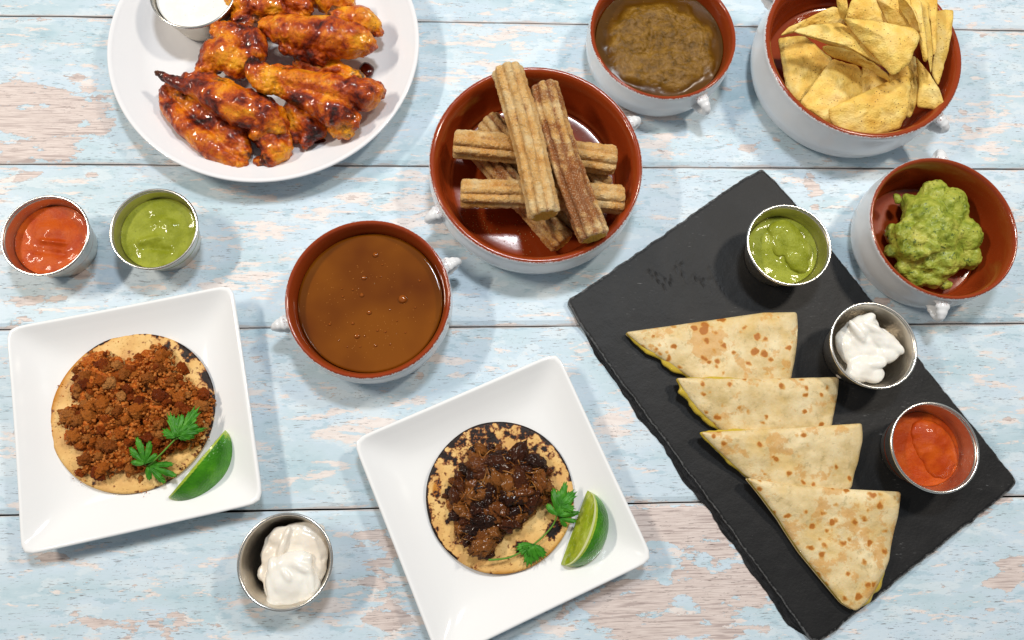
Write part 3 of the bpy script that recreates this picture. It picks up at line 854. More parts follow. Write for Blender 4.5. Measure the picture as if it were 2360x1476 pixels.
# ------------------------------------------------------------------ corn chips
ZX = lambda x, y: (1340 + x / 2.3137, y / 2.3137)
def chip(poly, zs, label, curve=.002, centre=None):
    """poly in picture places, zs heights in mm for each corner; a thin curved blistered slab"""
    pts = [P(*ZX(x, y), z * mm) for (x, y), z in zip(poly, zs)]
    out = soften(resample(pts, .0022), 3)
    c = sum(out, Vector()) / len(out)
    nrm = Vector()
    for i in range(len(pts)): nrm += (pts[i] - c).cross(pts[(i + 1) % len(pts)] - c)
    nrm.normalize()
    if nrm.z < 0: nrm = -nrm
    sd = random.random() * 30
    th = .0009; n = len(out); rings = 11; vs = []; fs = []
    out = [p + nrm * 0 + (p - c) * (.03 * mn.noise(p * 220)) for p in out]
    for side in (1, -1):
        for k in range(rings + 1):
            t = k / rings
            ring = [c] if k == 0 else [c.lerp(p, t) for p in out]
            for q in ring:
                bow = curve * (1 - t * t)
                nz = .0013 * fb(q, 55, 3, sd) + .0008 * fb(q, 170, 3, sd)
                vs.append(q + nrm * (bow + nz + side * th * (1 - .55 * t ** 8)))
        base = 0 if side == 1 else 1 + rings * n
        for k in range(rings):
            for i in range(n):
                j = (i + 1) % n
                f = (base, base + 1 + i, base + 1 + j) if k == 0 else (base + 1 + (k - 1) * n + i, base + 1 + k * n + i, base + 1 + k * n + j, base + 1 + (k - 1) * n + j)
                fs.append(f)
    e1 = 1 + (rings - 1) * n; e2 = 1 + rings * n + e1
    for i in range(n): fs.append((e1 + i, e2 + i, e2 + (i + 1) % n, e1 + (i + 1) % n))
    me = mesh(vs, fs)
    bm = bmesh.new(); bm.from_mesh(me); bmesh.ops.recalc_face_normals(bm, faces=bm.faces); bm.to_mesh(me); bm.free()
    me.transform(Matrix.Translation(-c))
    return tag(link('corn_chip', me, M['chip'], None, c), label, 'corn chip', 'corn chips heaped in the bowl')

random.seed(5)
chip([(1048, 205), (1180, 188), (1345, 320), (1250, 440), (1165, 555), (1090, 470)], [30, 32, 28, 26, 24, 26], 'large flat chip against the left wall of the bowl', .001)
chip([(1335, 312), (1470, 350), (1560, 470), (1400, 640), (1330, 662), (1160, 555)], [36, 36, 34, 32, 30, 30], 'triangular speckled chip in the middle of the lower left of the heap', .002)
chip([(1500, 340), (1600, 380), (1660, 480), (1560, 520), (1480, 500)], [36, 36, 38, 34, 34], 'chip in shadow half covered by the front one and the curled one', .001)
chip([(1312, 585), (1420, 535), (1620, 440), (1735, 405), (1755, 440), (1745, 590), (1695, 690), (1560, 722), (1420, 712), (1330, 660)], [42, 45, 48, 50, 50, 44, 38, 36, 36, 38], 'pale bumpy chip nearest the front rim of the bowl', .0035)
chip([(1280, 243), (1340, 248), (1450, 280), (1580, 350), (1665, 435), (1650, 448), (1560, 378), (1450, 325), (1360, 312), (1300, 285)], [56, 58, 60, 60, 56, 52, 44, 42, 42, 48], 'curled chip seen nearly edge on above the speckled ones', .001)
chip([(1050, 195), (1110, 145), (1230, 85), (1355, 30), (1400, 70), (1400, 140), (1230, 140), (1115, 180)], [48, 52, 56, 60, 56, 50, 46, 46], 'narrow chip leaning on the upper left wall of the bowl', .001)
chip([(1122, 168), (1230, 132), (1390, 122), (1500, 215), (1638, 368), (1600, 355), (1380, 262), (1220, 205)], [60, 63, 66, 66, 62, 55, 54, 57], 'long folded chip lying across the middle of the heap', .004)
chip([(1440, -10), (1570, -10), (1612, 130), (1480, 120), (1410, 95)], [66, 66, 64, 60, 60], 'chip standing behind the big triangular one, left of two', .002)
chip([(1560, -20), (1700, -10), (1765, 165), (1640, 140), (1600, 60)], [66, 68, 66, 60, 60], 'chip standing behind the big triangular one, right of two', .003)
chip([(1384, 92), (1600, 118), (1790, 158), (1806, 200), (1745, 345), (1662, 412), (1560, 300), (1450, 175)], [74, 76, 80, 80, 74, 68, 68, 70], 'big triangular chip lying on top of the heap', .004)
chip([(1355, -30), (1412, -30), (1424, 55), (1402, 118), (1378, 95)], [88, 88, 86, 76, 74], 'narrow chip standing on edge at the top left of the heap', .001)
chip([(1700, -30), (1755, 20), (1795, 120), (1810, 180), (1760, 150), (1690, 40)], [80, 82, 82, 78, 72, 70], 'first chip in the row standing on edge on the right', .003)
chip([(1745, -30), (1810, 0), (1850, 320), (1830, 345), (1790, 180)], [78, 80, 74, 70, 70], 'second chip in the row standing on edge on the right', .003)
chip([(1790, -30), (1845, 0), (1875, 300), (1862, 400), (1835, 200)], [72, 74, 66, 62, 64], 'third chip in the row standing on edge on the right', .003)
chip([(1800, -30), (1900, -20), (1892, 280), (1870, 310), (1840, 120)], [68, 70, 66, 64, 62], 'tall chip standing behind the row on the right', .002)
chip([(1880, 62), (1990, 50), (1975, 150), (1950, 300), (1900, 470), (1868, 400), (1885, 250)], [56, 56, 54, 50, 46, 48, 52], 'tall triangular chip leaning on the right wall of the bowl', .002)
chip([(1700, 400), (1770, 290), (1812, 360), (1805, 520), (1748, 642), (1722, 620), (1750, 450)], [44, 50, 50, 44, 36, 36, 42], 'narrow chip hanging down behind the front one', .001)
chip([(1780, 300), (1850, 385), (1905, 470), (1942, 575), (1915, 592), (1785, 572), (1800, 430)], [56, 56, 52, 46, 44, 44, 50], 'small triangular chip at the lower right of the heap', .002)
chip([(1640, 380), (1720, 330), (1780, 400), (1740, 470), (1640, 470)], [46, 52, 48, 42, 42], 'chip tucked under the big triangular one', .002)
chip([(1560, -60), (1800, -60), (1830, 120), (1700, 260), (1560, 120)], [50, 52, 50, 48, 48], 'chip buried in the upper part of the heap', .002)
chip([(1420, 60), (1560, 60), (1640, 260), (1480, 300), (1330, 180)], [48, 48, 46, 44, 44], 'chip buried under the long folded one', .002)

# ------------------------------------------------------------------ round plate with wings
pc, PR = rim_fit(246, 966, -225, 449, .026)
plate = thing('round_plate', pc, 'large round white plate holding the chicken wings', 'plate')
pr = [(0, .003), (.52, .003), (.55, 0), (.58, .0005), (.60, .003), (.70, .006), (.90, .018), (.985, .0235), (1.0, .0255), (.993, .0268), (.975, .0262), (.955, .0245), (.88, .0185), (.78, .0115), (.66, .0082), (.5, .0073), (0, .007)]
sp = smooth_profile(pr, 6)
link('plate_body', revolve([(max(q[0], 0) * PR if 0 < i < len(sp) - 1 else 0, q[1]) for i, q in enumerate(sp)], 180), M['plate_round'], plate)

def wing(chains, label, seed=0, amp=.0013):
    balls = []
    for ch in chains:
        balls += chain([(P(x, y, z * mm), r * mm) for x, y, z, r in ch])
    me = blob(balls, .0009, ((amp * 1.5, 50, 3), (.0006, 150, 3)), 7, floor=ZP + .0005)
    xs = [v.co.x for v in me.vertices]; ys = [v.co.y for v in me.vertices]; zs = [v.co.z for v in me.vertices]
    tips = [Vector(P(ch[i][0], ch[i][1], ch[i][2] * mm)) for ch in chains for i in (0, -1)]
    ch = [max(0, 1 - min((v.co - q).length for q in tips) / .02) for v in me.vertices]
    nr = [v.normal.copy() for v in me.vertices]
    for v, n, k in zip(me.vertices, nr, ch):
        if k > 0:
            cl = mn.voronoi(v.co * 170)[0]; v.co += n * min(1, k * 1.6) * (.0018 * (cl[1] - cl[0]) - .0006 + .0012 * fb(v.co, 150, 3))
    me.update(); setattr_f(me, 'char', ch)
    loc = Vector(((min(xs) + max(xs)) / 2, (min(ys) + max(ys)) / 2, min(zs)))
    me.transform(Matrix.Translation(-loc))
    return tag(link('chicken_wing', me, M['wing'], None, loc), label, 'chicken wing', 'sauced chicken wings on the round plate')
wing([[(390, 212, 20, 7), (392, 245, 19, 9), (430, 290, 19, 11), (485, 335, 19, 11), (520, 362, 18, 8), (560, 382, 15, 6)], [(420, 225, 20, 8), (480, 270, 20, 11), (540, 320, 20, 11), (560, 350, 18, 8)]], 'flat wing arching along the lower left of the pile')
wing([[(590, 280, 20, 12), (625, 320, 19, 14), (640, 345, 18, 12), (622, 378, 16, 6), (600, 372, 15, 5)], [(640, 300, 19, 11), (655, 335, 18, 8)]], 'short drumette poking out at the bottom of the pile')
wing([[(680, 260, 20, 12), (712, 285, 19, 13), (730, 300, 18, 10), (705, 325, 16, 7)], [(690, 290, 18, 10), (680, 318, 15, 6)]], 'small dark red wing piece under the right hand drumette')
wing([[(700, 150, 20, 10), (770, 165, 20, 11), (820, 185, 20, 9)], [(690, 190, 18, 11), (780, 195, 18, 10)]], 'dark wing piece mostly hidden in the middle of the pile')
wing([[(364, 168, 36, 3.2), (382, 180, 36, 4.2), (405, 190, 35, 5.2), (430, 198, 34, 7), (470, 212, 34, 11), (520, 232, 34, 16), (565, 252, 33, 18.5), (610, 270, 31, 16), (638, 285, 29, 11)], [(600, 235, 33, 9), (642, 262, 31, 8)], [(625, 300, 27, 8), (600, 305, 27, 9)], [(430, 178, 33, 4), (475, 185, 33, 7), (520, 205, 33, 9)]], 'drumette with a pointed dark bone end at the left front of the pile')
wing([[(472, 165, 28, 8), (495, 130, 32, 14), (530, 130, 34, 16), (545, 95, 36, 13), (510, 72, 34, 10)], [(545, 150, 33, 13), (590, 125, 38, 10), (585, 95, 38, 11), (560, 80, 38, 9)]], 'knobbly wing with a gristle end beside the ranch cup')
wing([[(585, 148, 42, 7), (590, 175, 42, 9), (612, 192, 41, 11)], [(612, 172, 42, 10), (660, 183, 41, 10.5), (720, 196, 39, 12), (780, 210, 38, 15), (835, 220, 36, 14), (868, 205, 35, 8)], [(650, 210, 38, 7), (720, 235, 37, 11), (775, 262, 34, 14), (812, 278, 31, 9)], [(772, 302, 27, 6), (800, 302, 26, 7)], [(640, 160, 42, 5), (720, 178, 41, 5), (800, 192, 38, 5)]], 'big amber wing with a charred joint, right front of the pile')
wing([[(780, 45, 30, 12), (830, 48, 30, 13), (862, 62, 28, 8), (872, 75, 26, 6)]], 'wing with a knuckle end at the upper right of the pile')
wing([[(616, 60, 38, 8), (650, 70, 38, 13), (700, 82, 38, 17), (760, 90, 37, 19), (810, 92, 36, 15), (846, 102, 34, 8)], [(660, 112, 34, 7), (740, 130, 33, 9)]], 'plump flat wing with glossy blistered skin at the right of the pile')
wing([[(548, 10, 30, 13), (590, 18, 32, 15), (640, 20, 32, 12)], [(560, 50, 28, 12), (600, 55, 28, 10)], [(570, -30, 30, 14), (620, -20, 30, 12)]], 'orange wing at the top edge right of the ranch cup')
wing([[(640, -20, 34, 12), (680, 0, 34, 13), (705, 18, 34, 9)], [(660, 30, 28, 9), (700, 40, 28, 9)]], 'small wing piece at the top edge, middle')
wing([[(730, -10, 30, 12), (770, 5, 30, 13), (800, 5, 28, 9)]], 'dark wing piece at the top edge, above the knuckle end')
def smear(name, pts, label, z, mat, h=.0012, cat='sauce'):
    out = soften(resample([P(x, y, z) for x, y in pts], .0012), 3)
    c = sum(out, Vector()) / len(out)
    me = pad(out, lambda x, y, t, zz: zz + h * (1 - t ** 4) + .0003, lambda x, y, t, zz: zz - .0006, 6)
    me.transform(Matrix.Translation(-c)); return tag(link(name, me, mat, None, c), label, cat)
smear('sauce_drop', [(838, 142), (852, 146), (864, 158), (858, 175), (845, 180), (832, 172), (826, 158)], 'round drop of dark red sauce on the plate right of the wings', .0115, M['glaze'], .0025)
smear('sauce_smear', [(745, 318), (758, 326), (766, 338), (762, 342), (748, 332), (738, 330), (728, 336), (722, 330)], 'thin smear of red sauce on the plate below the wings', .0100, M['glaze'], .0008)

# ------------------------------------------------------------------ slate board
SL = [(1310, 692), (1345, 668), (1530, 540), (1700, 420), (1757, 388), (1790, 420), (1838, 475), (2060, 755), (2342, 1105), (2345, 1118), (2130, 1290), (1890, 1482), (1872, 1478), (1830, 1420), (1640, 1160), (1440, 890), (1330, 735)]
sl = resample([P(x, y, ZS) for x, y in SL], .0022)
sl = soften(sl, 2)
cen = sum(sl, Vector()) / len(sl)
sl2 = []
for i, p in enumerate(sl):
    d = (p - cen).normalized()
    sl2.append(p + d * (.0010 * mn.noise(p * 120) + .0006 * mn.noise(p * 420) + .0007 * max(0, mn.noise(p * 60)) ))
board = thing('slate_board', Vector((cen.x, cen.y, 0)), 'black slate serving board with chipped edges, set at an angle', 'serving board')
G1, G2 = P(1540, 635, ZS), P(1640, 650, ZS)
strokes = [((1497, 628), (1535, 668)), ((1535, 668), (1562, 612)), ((1510, 632), (1545, 655)), ((1570, 600), (1578, 660)), ((1600, 640), (1640, 672)), ((1630, 612), (1670, 680)), ((1612, 650), (1655, 640))]
ST = [(P(*a, ZS), P(*b, ZS)) for a, b in strokes]
def gouge(v, t=0):
    p = Vector((v[0], v[1], ZS)); m = 9
    for a, b in ST:
        d = b - a; s = max(0, min(1, (p - a).dot(d) / d.length_squared)); m = min(m, (p - (a + d * s)).length)
    return max(0, 1 - m / .0026) * max(0, min(1, .5 + 2.2 * mn.noise(p * 700))) * (1 if p.x < G2.x - .006 else .45)
me = pad(sl2, lambda x, y, t, z: ZS + .00025 * fb((x, y, 0), 40, 3) * (1 if t < .99 else 0) - (.0006 if t > .995 else 0) - .0007 * gouge((x, y, 0)), lambda x, y, t, z: .0006, 60,
         attrs={'wear': lambda v, t: max(0, (t - .96) / .04), 'gouge': gouge})
me.transform(Matrix.Translation(-Vector((cen.x, cen.y, 0))))
me.materials.append(M['slate']); link('slate_slab', me, M['slate'], board, smooth=False)
# riven ledge along the long left edge
led = []
for (a, b) in zip(SL[-5:] + [SL[0]], SL[-4:] + [SL[0]]):
    pass
L0 = [(1330, 735), (1440, 890), (1640, 1160), (1830, 1420), (1872, 1478)]
vs, fs = [], []
line = resample([P(x, y, ZS) for x, y in L0], .002, closed=False)
K = 7
for i, p in enumerate(line):
    q = line[min(i + 1, len(line) - 1)] - line[max(i - 1, 0)]; nn = Vector((q.y, -q.x, 0)).normalized()
    if nn.x > 0: nn = -nn
    f = min(1, i / 12, (len(line) - 1 - i) / 8)
    w = (.0042 + .0038 * i / len(line) + .0030 * mn.noise(p * 35) + .0016 * mn.noise(p * 140)) * f
    for k in range(K):
        s = k / (K - 1)
        r = nn * (w * s - .0012) ; z = (ZS - .0007) * (1 - s ** (.6 + .8 * abs(mn.noise(p * 50)))) * (1 - .25 * (s > .3) * (mn.noise(p * 90 + Vector((s * 2, 0, 0))) > 0)) + .0005 * s
        pt = p + r; pt.z = z + (.0006 * mn.noise(pt * 330) if 0 < k < K - 1 else 0)
        vs.append(pt)
for i in range(len(line) - 1):
    for k in range(K - 1): fs.append((i * K + k, i * K + k + 1, (i + 1) * K + k + 1, (i + 1) * K + k))
me = mesh(vs, fs); me.transform(Matrix.Translation(-Vector((cen.x, cen.y, 0))))
bm = bmesh.new(); bm.from_mesh(me); bmesh.ops.recalc_face_normals(bm, faces=bm.faces); bm.to_mesh(me); bm.free()
link('riven_edge', me, M['slate_edge'], board, smooth=False)

# ------------------------------------------------------------------ quesadillas
def quesadilla(poly, topn, label, lift, cheese, seed, toast=None):
    """poly from the left tip along the upper edge; lift(mm) raises the upper edge on its neighbour"""
    z0 = ZS + .0002
    pw = [P(x, y, ZS + (.008 if True else 0) + .3 * lift * mm) for x, y in poly]
    out = soften(resample(pw, .0016), 2)
    a, b = pw[0], pw[topn]
    n2 = Vector((-(b - a).y, (b - a).x, 0)).normalized()
    c0 = sum(out, Vector()) / len(out)
    if (c0 - a).dot(n2) > 0: n2 = -n2                      # n2 points away from the wedge
    def rise(x, y):
        d = -(Vector((x, y, 0)) - Vector((a.x, a.y, 0))).dot(n2)   # distance below the upper edge
        s = max(0, min(1, 1 - d / .042)); return lift * mm * s * s * (3 - 2 * s)
    t = thing('quesadilla', Vector((c0.x, c0.y, ZS)), label, 'quesadilla', 'quesadilla wedges on the slate')
    cen = Vector((c0.x, c0.y, 0)); out = [Vector((p.x, p.y, 0)) for p in out]
    def mk(name, outl, zb, zt, bul, mat, amp=.0004, att=None, low=0.0):
        me = pad(outl, lambda x, y, q, z: z0 + rise(x, y) + zb + (zt - zb) * (1 - bul * q ** 9) + (.0022 * (1 - q * q)) + amp * fb((x, y, 0), 60, 3, seed) - low * max(0, q - .93) / .07,
                 lambda x, y, q, z: z0 + rise(x, y) + zb - low * max(0, q - .93) / .07 + (.0022 * (1 - q * q) if zb > .0018 else 0), 26, power=.8, centre=cen, attrs=att)
        me.transform(Matrix.Translation(-Vector(t.location)))
        return link(name, me, mat, t)
    mk('bottom_tortilla', out, 0, .0018, .6, M['flour'])
    mo = [p + (p - cen).normalized() * (.0006 + .0006 * mn.noise(p * 160)) * 0 - (p - cen).normalized() * .0002 for p in out]
    # cheese pushes out where asked
    mo2 = []
    for p in mo:
        g = 0
        for (x, y, r, amt) in cheese:
            q = P(x, y, ZS + .006); q.z = 0
            g = max(g, amt * mm * math.exp(-((p - q).length / (r * mm)) ** 2))
        mo2.append(p + (p - cen).normalized() * (g * 1.5 * (1 + .7 * mn.noise(p * 160))))
    mk('cheese_filling', mo2, .0019, .0072, .45, M['cheese'], .0005)
    tz = (lambda v, q: 1.0 if toast is None else max([math.exp(-((Vector((v[0], v[1], 0)) - Vector((P(x, y, .01).x, P(x, y, .01).y, 0))).length / (r * mm)) ** 2) * w for x, y, r, w in toast] + [0]))
    mk('top_tortilla', out, .0068, .0088, .75, M['flour'], .0012, {'toast': tz}, low=.0010)
quesadilla([(1443, 765), (1500, 757), (1620, 740), (1760, 720), (1838, 719), (1841, 760), (1836, 815), (1825, 872), (1800, 900), (1700, 908), (1640, 898), (1590, 868), (1530, 828), (1478, 795)], 4,
           'top quesadilla wedge on the slate, with broad browned streaks', 0, [(1500, 815, 12, 3.0), (1550, 850, 12, 3.0), (1470, 790, 8, 1.6)], 1, [(1620, 775, 20, 1.5), (1700, 790, 16, .9), (1540, 780, 14, .9), (1740, 860, 18, 1.0)])
quesadilla([(1557, 873), (1640, 874), (1760, 875), (1929, 871), (1928, 920), (1921, 982), (1900, 1010), (1800, 1020), (1720, 1018), (1664, 990), (1612, 945), (1580, 908)], 3,
           'second quesadilla wedge from the top, overlapping the streaky one', 7.0, [(1580, 925, 12, 3.4), (1620, 965, 12, 3.4), (1650, 866, 14, 2.6), (1600, 868, 9, 2.0)], 2, [(1690, 905, 9, .9), (1800, 890, 9, .8), (1690, 950, 8, .9), (1620, 880, 7, .6)])
quesadilla([(1612, 998), (1700, 994), (1850, 986), (1982, 977), (1985, 1020), (1980, 1070), (1966, 1125), (1940, 1150), (1860, 1150), (1780, 1135), (1722, 1096), (1650, 1035)], 3,
           'third quesadilla wedge from the top, cheese bulging at its left tip', 7.0, [(1650, 988, 12, 3.6), (1690, 990, 10, 2.8), (1680, 1070, 12, 1.2)], 3, [(1770, 1040, 12, 1.0), (1665, 1020, 12, .8), (1710, 1050, 9, .8)])
quesadilla([(1718, 1102), (1800, 1116), (1930, 1127), (2071, 1134), (2068, 1200), (2056, 1290), (2030, 1350), (2005, 1388), (1978, 1411), (1950, 1395), (1912, 1350), (1850, 1275), (1800, 1200), (1755, 1145)], 3,
           'lowest quesadilla wedge, whole and dotted with brown toast spots', 7.0, [(2030, 1350, 12, 2.2), (2010, 1385, 8, 2.4)], 4, [(1920, 1190, 35, .75), (1990, 1190, 30, .7), (1950, 1280, 35, .7), (2000, 1350, 12, .9)])

# ------------------------------------------------------------------ square plates with tacos
def rsq(th, e):
    c, s = cos(th), sin(th)
    r = 1.0 / ((abs(c) ** e + abs(s) ** e) ** (1 / e)); return r * c, r * s
def square_plate(cx, cy, an, a, label):
    c = Vector((cx * H, cy * H, 0)); S = a * H
    t = thing('square_plate', c, label, 'plate', 'square white porcelain plates', an)
    pr = [(0, .003), (.50, .003), (.53, 0), (.56, .0005), (.60, .0045), (.80, .0115), (.95, .0165), (.985, .018), (1.0, .0205), (.992, .0219), (.975, .0221), (.955, .0211), (.90, .0178), (.82, .0135), (.74, .0101), (.66, .0077), (.56, .0062), (.4, .0055), (0, .0055)]
    sp = smooth_profile(pr, 6)
    def shp(th, tt):
        # corners bunch the sampling; the well is rounder than the rim
        th2 = th + .16 * sin(4 * th)*-1
        f = tt / S
        e = 7 + 17 * max(0, min(1, (f - .6) / .4))
        x, y = rsq(th2, e)
        return x * tt, y * tt
    me = revolve([(max(q[0], 0) * S if 0 < i < len(sp) - 1 else 0, q[1]) for i, q in enumerate(sp)], 240, shp)
    # sides dip a little between the corners
    for v in me.vertices:
        u, w = v.co.x / S, v.co.y / S; m = max(abs(u), abs(w)); l = min(abs(u), abs(w))
        if m > .6: v.co.z += .0018 * ((m - .6) / .4) * (l * l - .35)
    link('plate_body', me, M['plate_square'], t)
    return c
p1 = square_plate(-.4366, .1203, .2032, .1455, 'square white plate on the left holding the crumbled meat taco')
p2 = square_plate(.0330, .0060, .3998, .1455, 'square white plate at bottom centre holding the shredded pork taco')

def tortilla(t, x0, x1, y0, y1, z, mat, charf, oilf, seed):
    c, R = rim_fit(x0, x1, y0, y1, z)
    t.location = (c.x, c.y, z - .0015)
    out = [Vector((c.x + R * (1 + .008 * mn.noise((cos(a) * 2 + seed, sin(a) * 2, 0))) * cos(a), c.y + R * (1 + .012 * mn.noise((cos(a) * 1.4, sin(a) * 1.4 + seed, 2))) * sin(a), 0)) for a in [2 * pi * i / 150 for i in range(150)]]
    wav = lambda x, y, q: .0012 * mn.noise((x * 24 + seed, y * 24, 0)) * q * q + .0003 * fb((x, y, 0), 130, 2, seed)
    me = pad(out, lambda x, y, q, zz: z + .001 + wav(x, y, q) + .0009 * q ** 3 - .0006 * q ** 20, lambda x, y, q, zz: z - .001 + wav(x, y, q) + .0009 * q ** 3, 30,
             centre=Vector((c.x, c.y, 0)), attrs={'char': lambda v, q: charf(v[0] - c.x, v[1] - c.y, q), 'oil': lambda v, q: oilf(v[0] - c.x, v[1] - c.y, q)})
    me.transform(Matrix.Translation(-Vector(t.location)))
    link('tortilla', me, mat, t)
    return c, R

def inside(x, y, poly):
    r = False; j = len(poly) - 1
    for i in range(len(poly)):
        (xi, yi), (xj, yj) = poly[i], poly[j]
        if (yi > y) != (yj > y) and x < (xj - xi) * (y - yi) / (yj - yi) + xi: r = not r
        j = i
    return r
def edge_dist(x, y, poly):
    m = 1e9
    for i in range(len(poly)):
        a = Vector(poly[i]); b = Vector(poly[(i + 1) % len(poly)]); d = b - a
        s = max(0, min(1, (Vector((x, y)) - a).dot(d) / d.length_squared)); m = min(m, (Vector((x, y)) - (a + d * s)).length)
    return m

ZT = .0085
taco1 = thing('taco', (0, 0, 0), 'open corn tortilla topped with orange brown crumbled meat, on the left plate', 'taco')
def ang(x, y): return math.atan2(y, x)
def c1f(x, y, q):
    a = ang(x, y); f = max(0, (q - .72) / .28)
    g = max(0, cos(a - .55)) ** 1.5
    g2 = max(0, cos(a + .95)) ** 8 * .5
    rim = 1.1 if q > .975 and (a > -.3 and a < 2.3) else 0
    return max(f * (g * 1.15 + g2), rim) + (-.5 if f == 0 else 0)
def o1f(x, y, q): 
    a = ang(x, y); return max(0, (q - .8) / .2) * max(0, cos(a - 2.7)) * .7
tc1, TR1 = tortilla(taco1, 118, 495, 777, 1131, ZT, M['corn1'], c1f, o1f, 3.3)
MP = [(470, 385), (570, 380), (620, 420), (700, 410), (780, 350), (830, 330), (900, 400), (905, 460), (960, 480), (1000, 560), (1080, 580), (1105, 640), (1090, 720), (1040, 850), (1000, 880), (900, 900), (800, 960), (730, 1000), (640, 1010), (540, 1040), (470, 1020), (420, 990), (440, 900), (350, 860), (340, 790), (310, 740), (310, 690), (370, 650), (370, 560), (400, 440)]
MP = [(x / 2.237, 640 + y / 2.237) for x, y in MP]
def lump_mesh(seed, rough, sub=4, squash=.75):
    bm = bmesh.new(); bmesh.ops.create_icosphere(bm, subdivisions=sub, radius=1)
    r = random.Random(seed); ax = Vector((r.uniform(.75, 1.2), r.uniform(.6, .95), squash * r.uniform(.8, 1.1)))
    for v in bm.verts:
        p = v.co.copy()
        d = rough * mn.fractal(p * 1.3 + Vector((seed * 3.1, 0, 0)), .8, 2.0, 4)
        cell = mn.voronoi(p * 2.2 + Vector((0, seed * 2.3, 0)))[0]
        d += .42 * (cell[1] - cell[0]) - .14; c2 = mn.voronoi(p * 5 + Vector((seed, 0, 0)))[0]; d += .20 * (c2[1] - c2[0]) + .10 * mn.fractal(p * 6, .8, 2, 2)
        v.co = Vector((p.x * ax.x, p.y * ax.y, p.z * ax.z)) * (1 + d)
    me = bpy.data.meshes.new('lump'); bm.to_mesh(me); bm.free()
    return me
CRM = []
for i in range(9):
    me = lump_mesh(i + 1, .38); me.materials.append(M['crumb'] if i % 4 else M['crumb_tan']); me.polygons.foreach_set('use_smooth', [True] * len(me.polygons)); CRM.append(me)
def scatter(parent, name, meshes, poly, n, zfun, smin, smax, edge_small=18, mind=6, seed=1, pw=1.0):
    rnd = random.Random(seed); xs = [p[0] for p in poly]; ys = [p[1] for p in poly]; done = []
    tries = 0
    while len(done) < n and tries < 20000:
        tries += 1
        x, y = rnd.uniform(min(xs), max(xs)), rnd.uniform(min(ys), max(ys))
        if not inside(x, y, poly): continue
        if any((x - a) ** 2 + (y - b) ** 2 < mind ** 2 for a, b in done): continue
        ed = edge_dist(x, y, poly)
        s = (smin + (smax - smin) * rnd.random() ** pw) * min(1, .55 + ed / edge_small * .45) * mm
        done.append((x, y)); z = zfun(x, y, ed) * mm
        p = P(x, y, z + s * .45)
        o = bpy.data.objects.new(name, rnd.choice(meshes)); C.objects.link(o); o.parent = parent
        o.location = p - Vector(parent.location); o.scale = (s, s, s); o.rotation_euler = (rnd.uniform(-.5, .5), rnd.uniform(-.5, .5), rnd.uniform(0, 6.28))
    return done
def fine_bits(parent, meshes, poly, n, zfun, smin, smax, name):
    vs, fs = [], []; xs = [p[0] for p in poly]; ys = [p[1] for p in poly]
    bm = bmesh.new(); bmesh.ops.create_icosphere(bm, subdivisions=1, radius=1); base = [v.co.copy() for v in bm.verts]; bf = [tuple(v.index for v in f.verts) for f in bm.faces]; bm.free()
    k = 0
    while k < n:
        x, y = rnd.uniform(min(xs) - 4, max(xs) + 4), rnd.uniform(min(ys) - 4, max(ys) + 4)
        if not inside(x, y, poly): continue
        s_ = rnd.uniform(smin, smax) * mm; p = P(x, y, zfun(x, y, edge_dist(x, y, poly)) * mm) - Vector(parent.location); o0 = len(vs)
        for b in base: vs.append(p + b * s_ * rnd.uniform(.6, 1.3))
        fs += [tuple(q + o0 for q in f) for f in bf]; k += 1
    o = link(name, mesh(vs, fs), meshes[0].materials[0], parent); o['kind'] = 'stuff'
dome1 = lambda x, y, ed: 10 + 11 * (1 - math.exp(-ed / 34)) + 2.5 * mn.noise((x * .03, y * .03, 0))
balls = []
rnd = random.Random(3)
for _ in range(420):
    x, y = rnd.uniform(130, 500), rnd.uniform(780, 1110)
    if inside(x, y, MP) and edge_dist(x, y, MP) > 10:
        ed = edge_dist(x, y, MP); balls.append((P(x, y, (dome1(x, y, ed) - 3) * mm), rnd.uniform(2.5, 5) * mm))
        balls.append((P(x, y, 11 * mm), 4 * mm))
me = blob(balls, .0012, ((.0018, 190, 3), (.0008, 420, 2)), 1, floor=ZT)
me.transform(Matrix.Translation(-Vector(taco1.location)))
o = link('meat_bed', me, M['crumb'], taco1); o['kind'] = 'stuff'
scatter(taco1, 'meat_crumble', CRM, MP, 290, dome1, 1.3, 5.6, mind=8, seed=4, pw=2.0)
fine_bits(taco1, CRM[:6], MP, 1700, lambda x, y, ed: dome1(x, y, ed) + rnd.uniform(-.5, 2.2), .7, 1.7, 'crumble_bits')
for x, y, s in [(372, 822, 7), (365, 850, 6), (350, 960, 6.5), (395, 912, 6), (270, 905, 6), (190, 890, 6.5), (160, 955, 6), (245, 950, 7), (275, 870, 6), (470, 910, 6), (420, 850, 4.5), (172, 1005, 6), (195, 1060, 5), (225, 1090, 5), (300, 1085, 5), (325, 1105, 3), (138, 978, 2), (185, 1090, 4.5)]:
    z = dome1(x, y, 20 if inside(x, y, MP) else 0) * mm - (0 if inside(x, y, MP) else .001)
    o = bpy.data.objects.new('meat_crumble', CRM[(x + y) % 9]); C.objects.link(o); o.parent = taco1
    o.location = P(x, y, z + s * .3 * mm) - Vector(taco1.location); o.scale = (s * mm,) * 3; o.rotation_euler = (.2, .1, x)

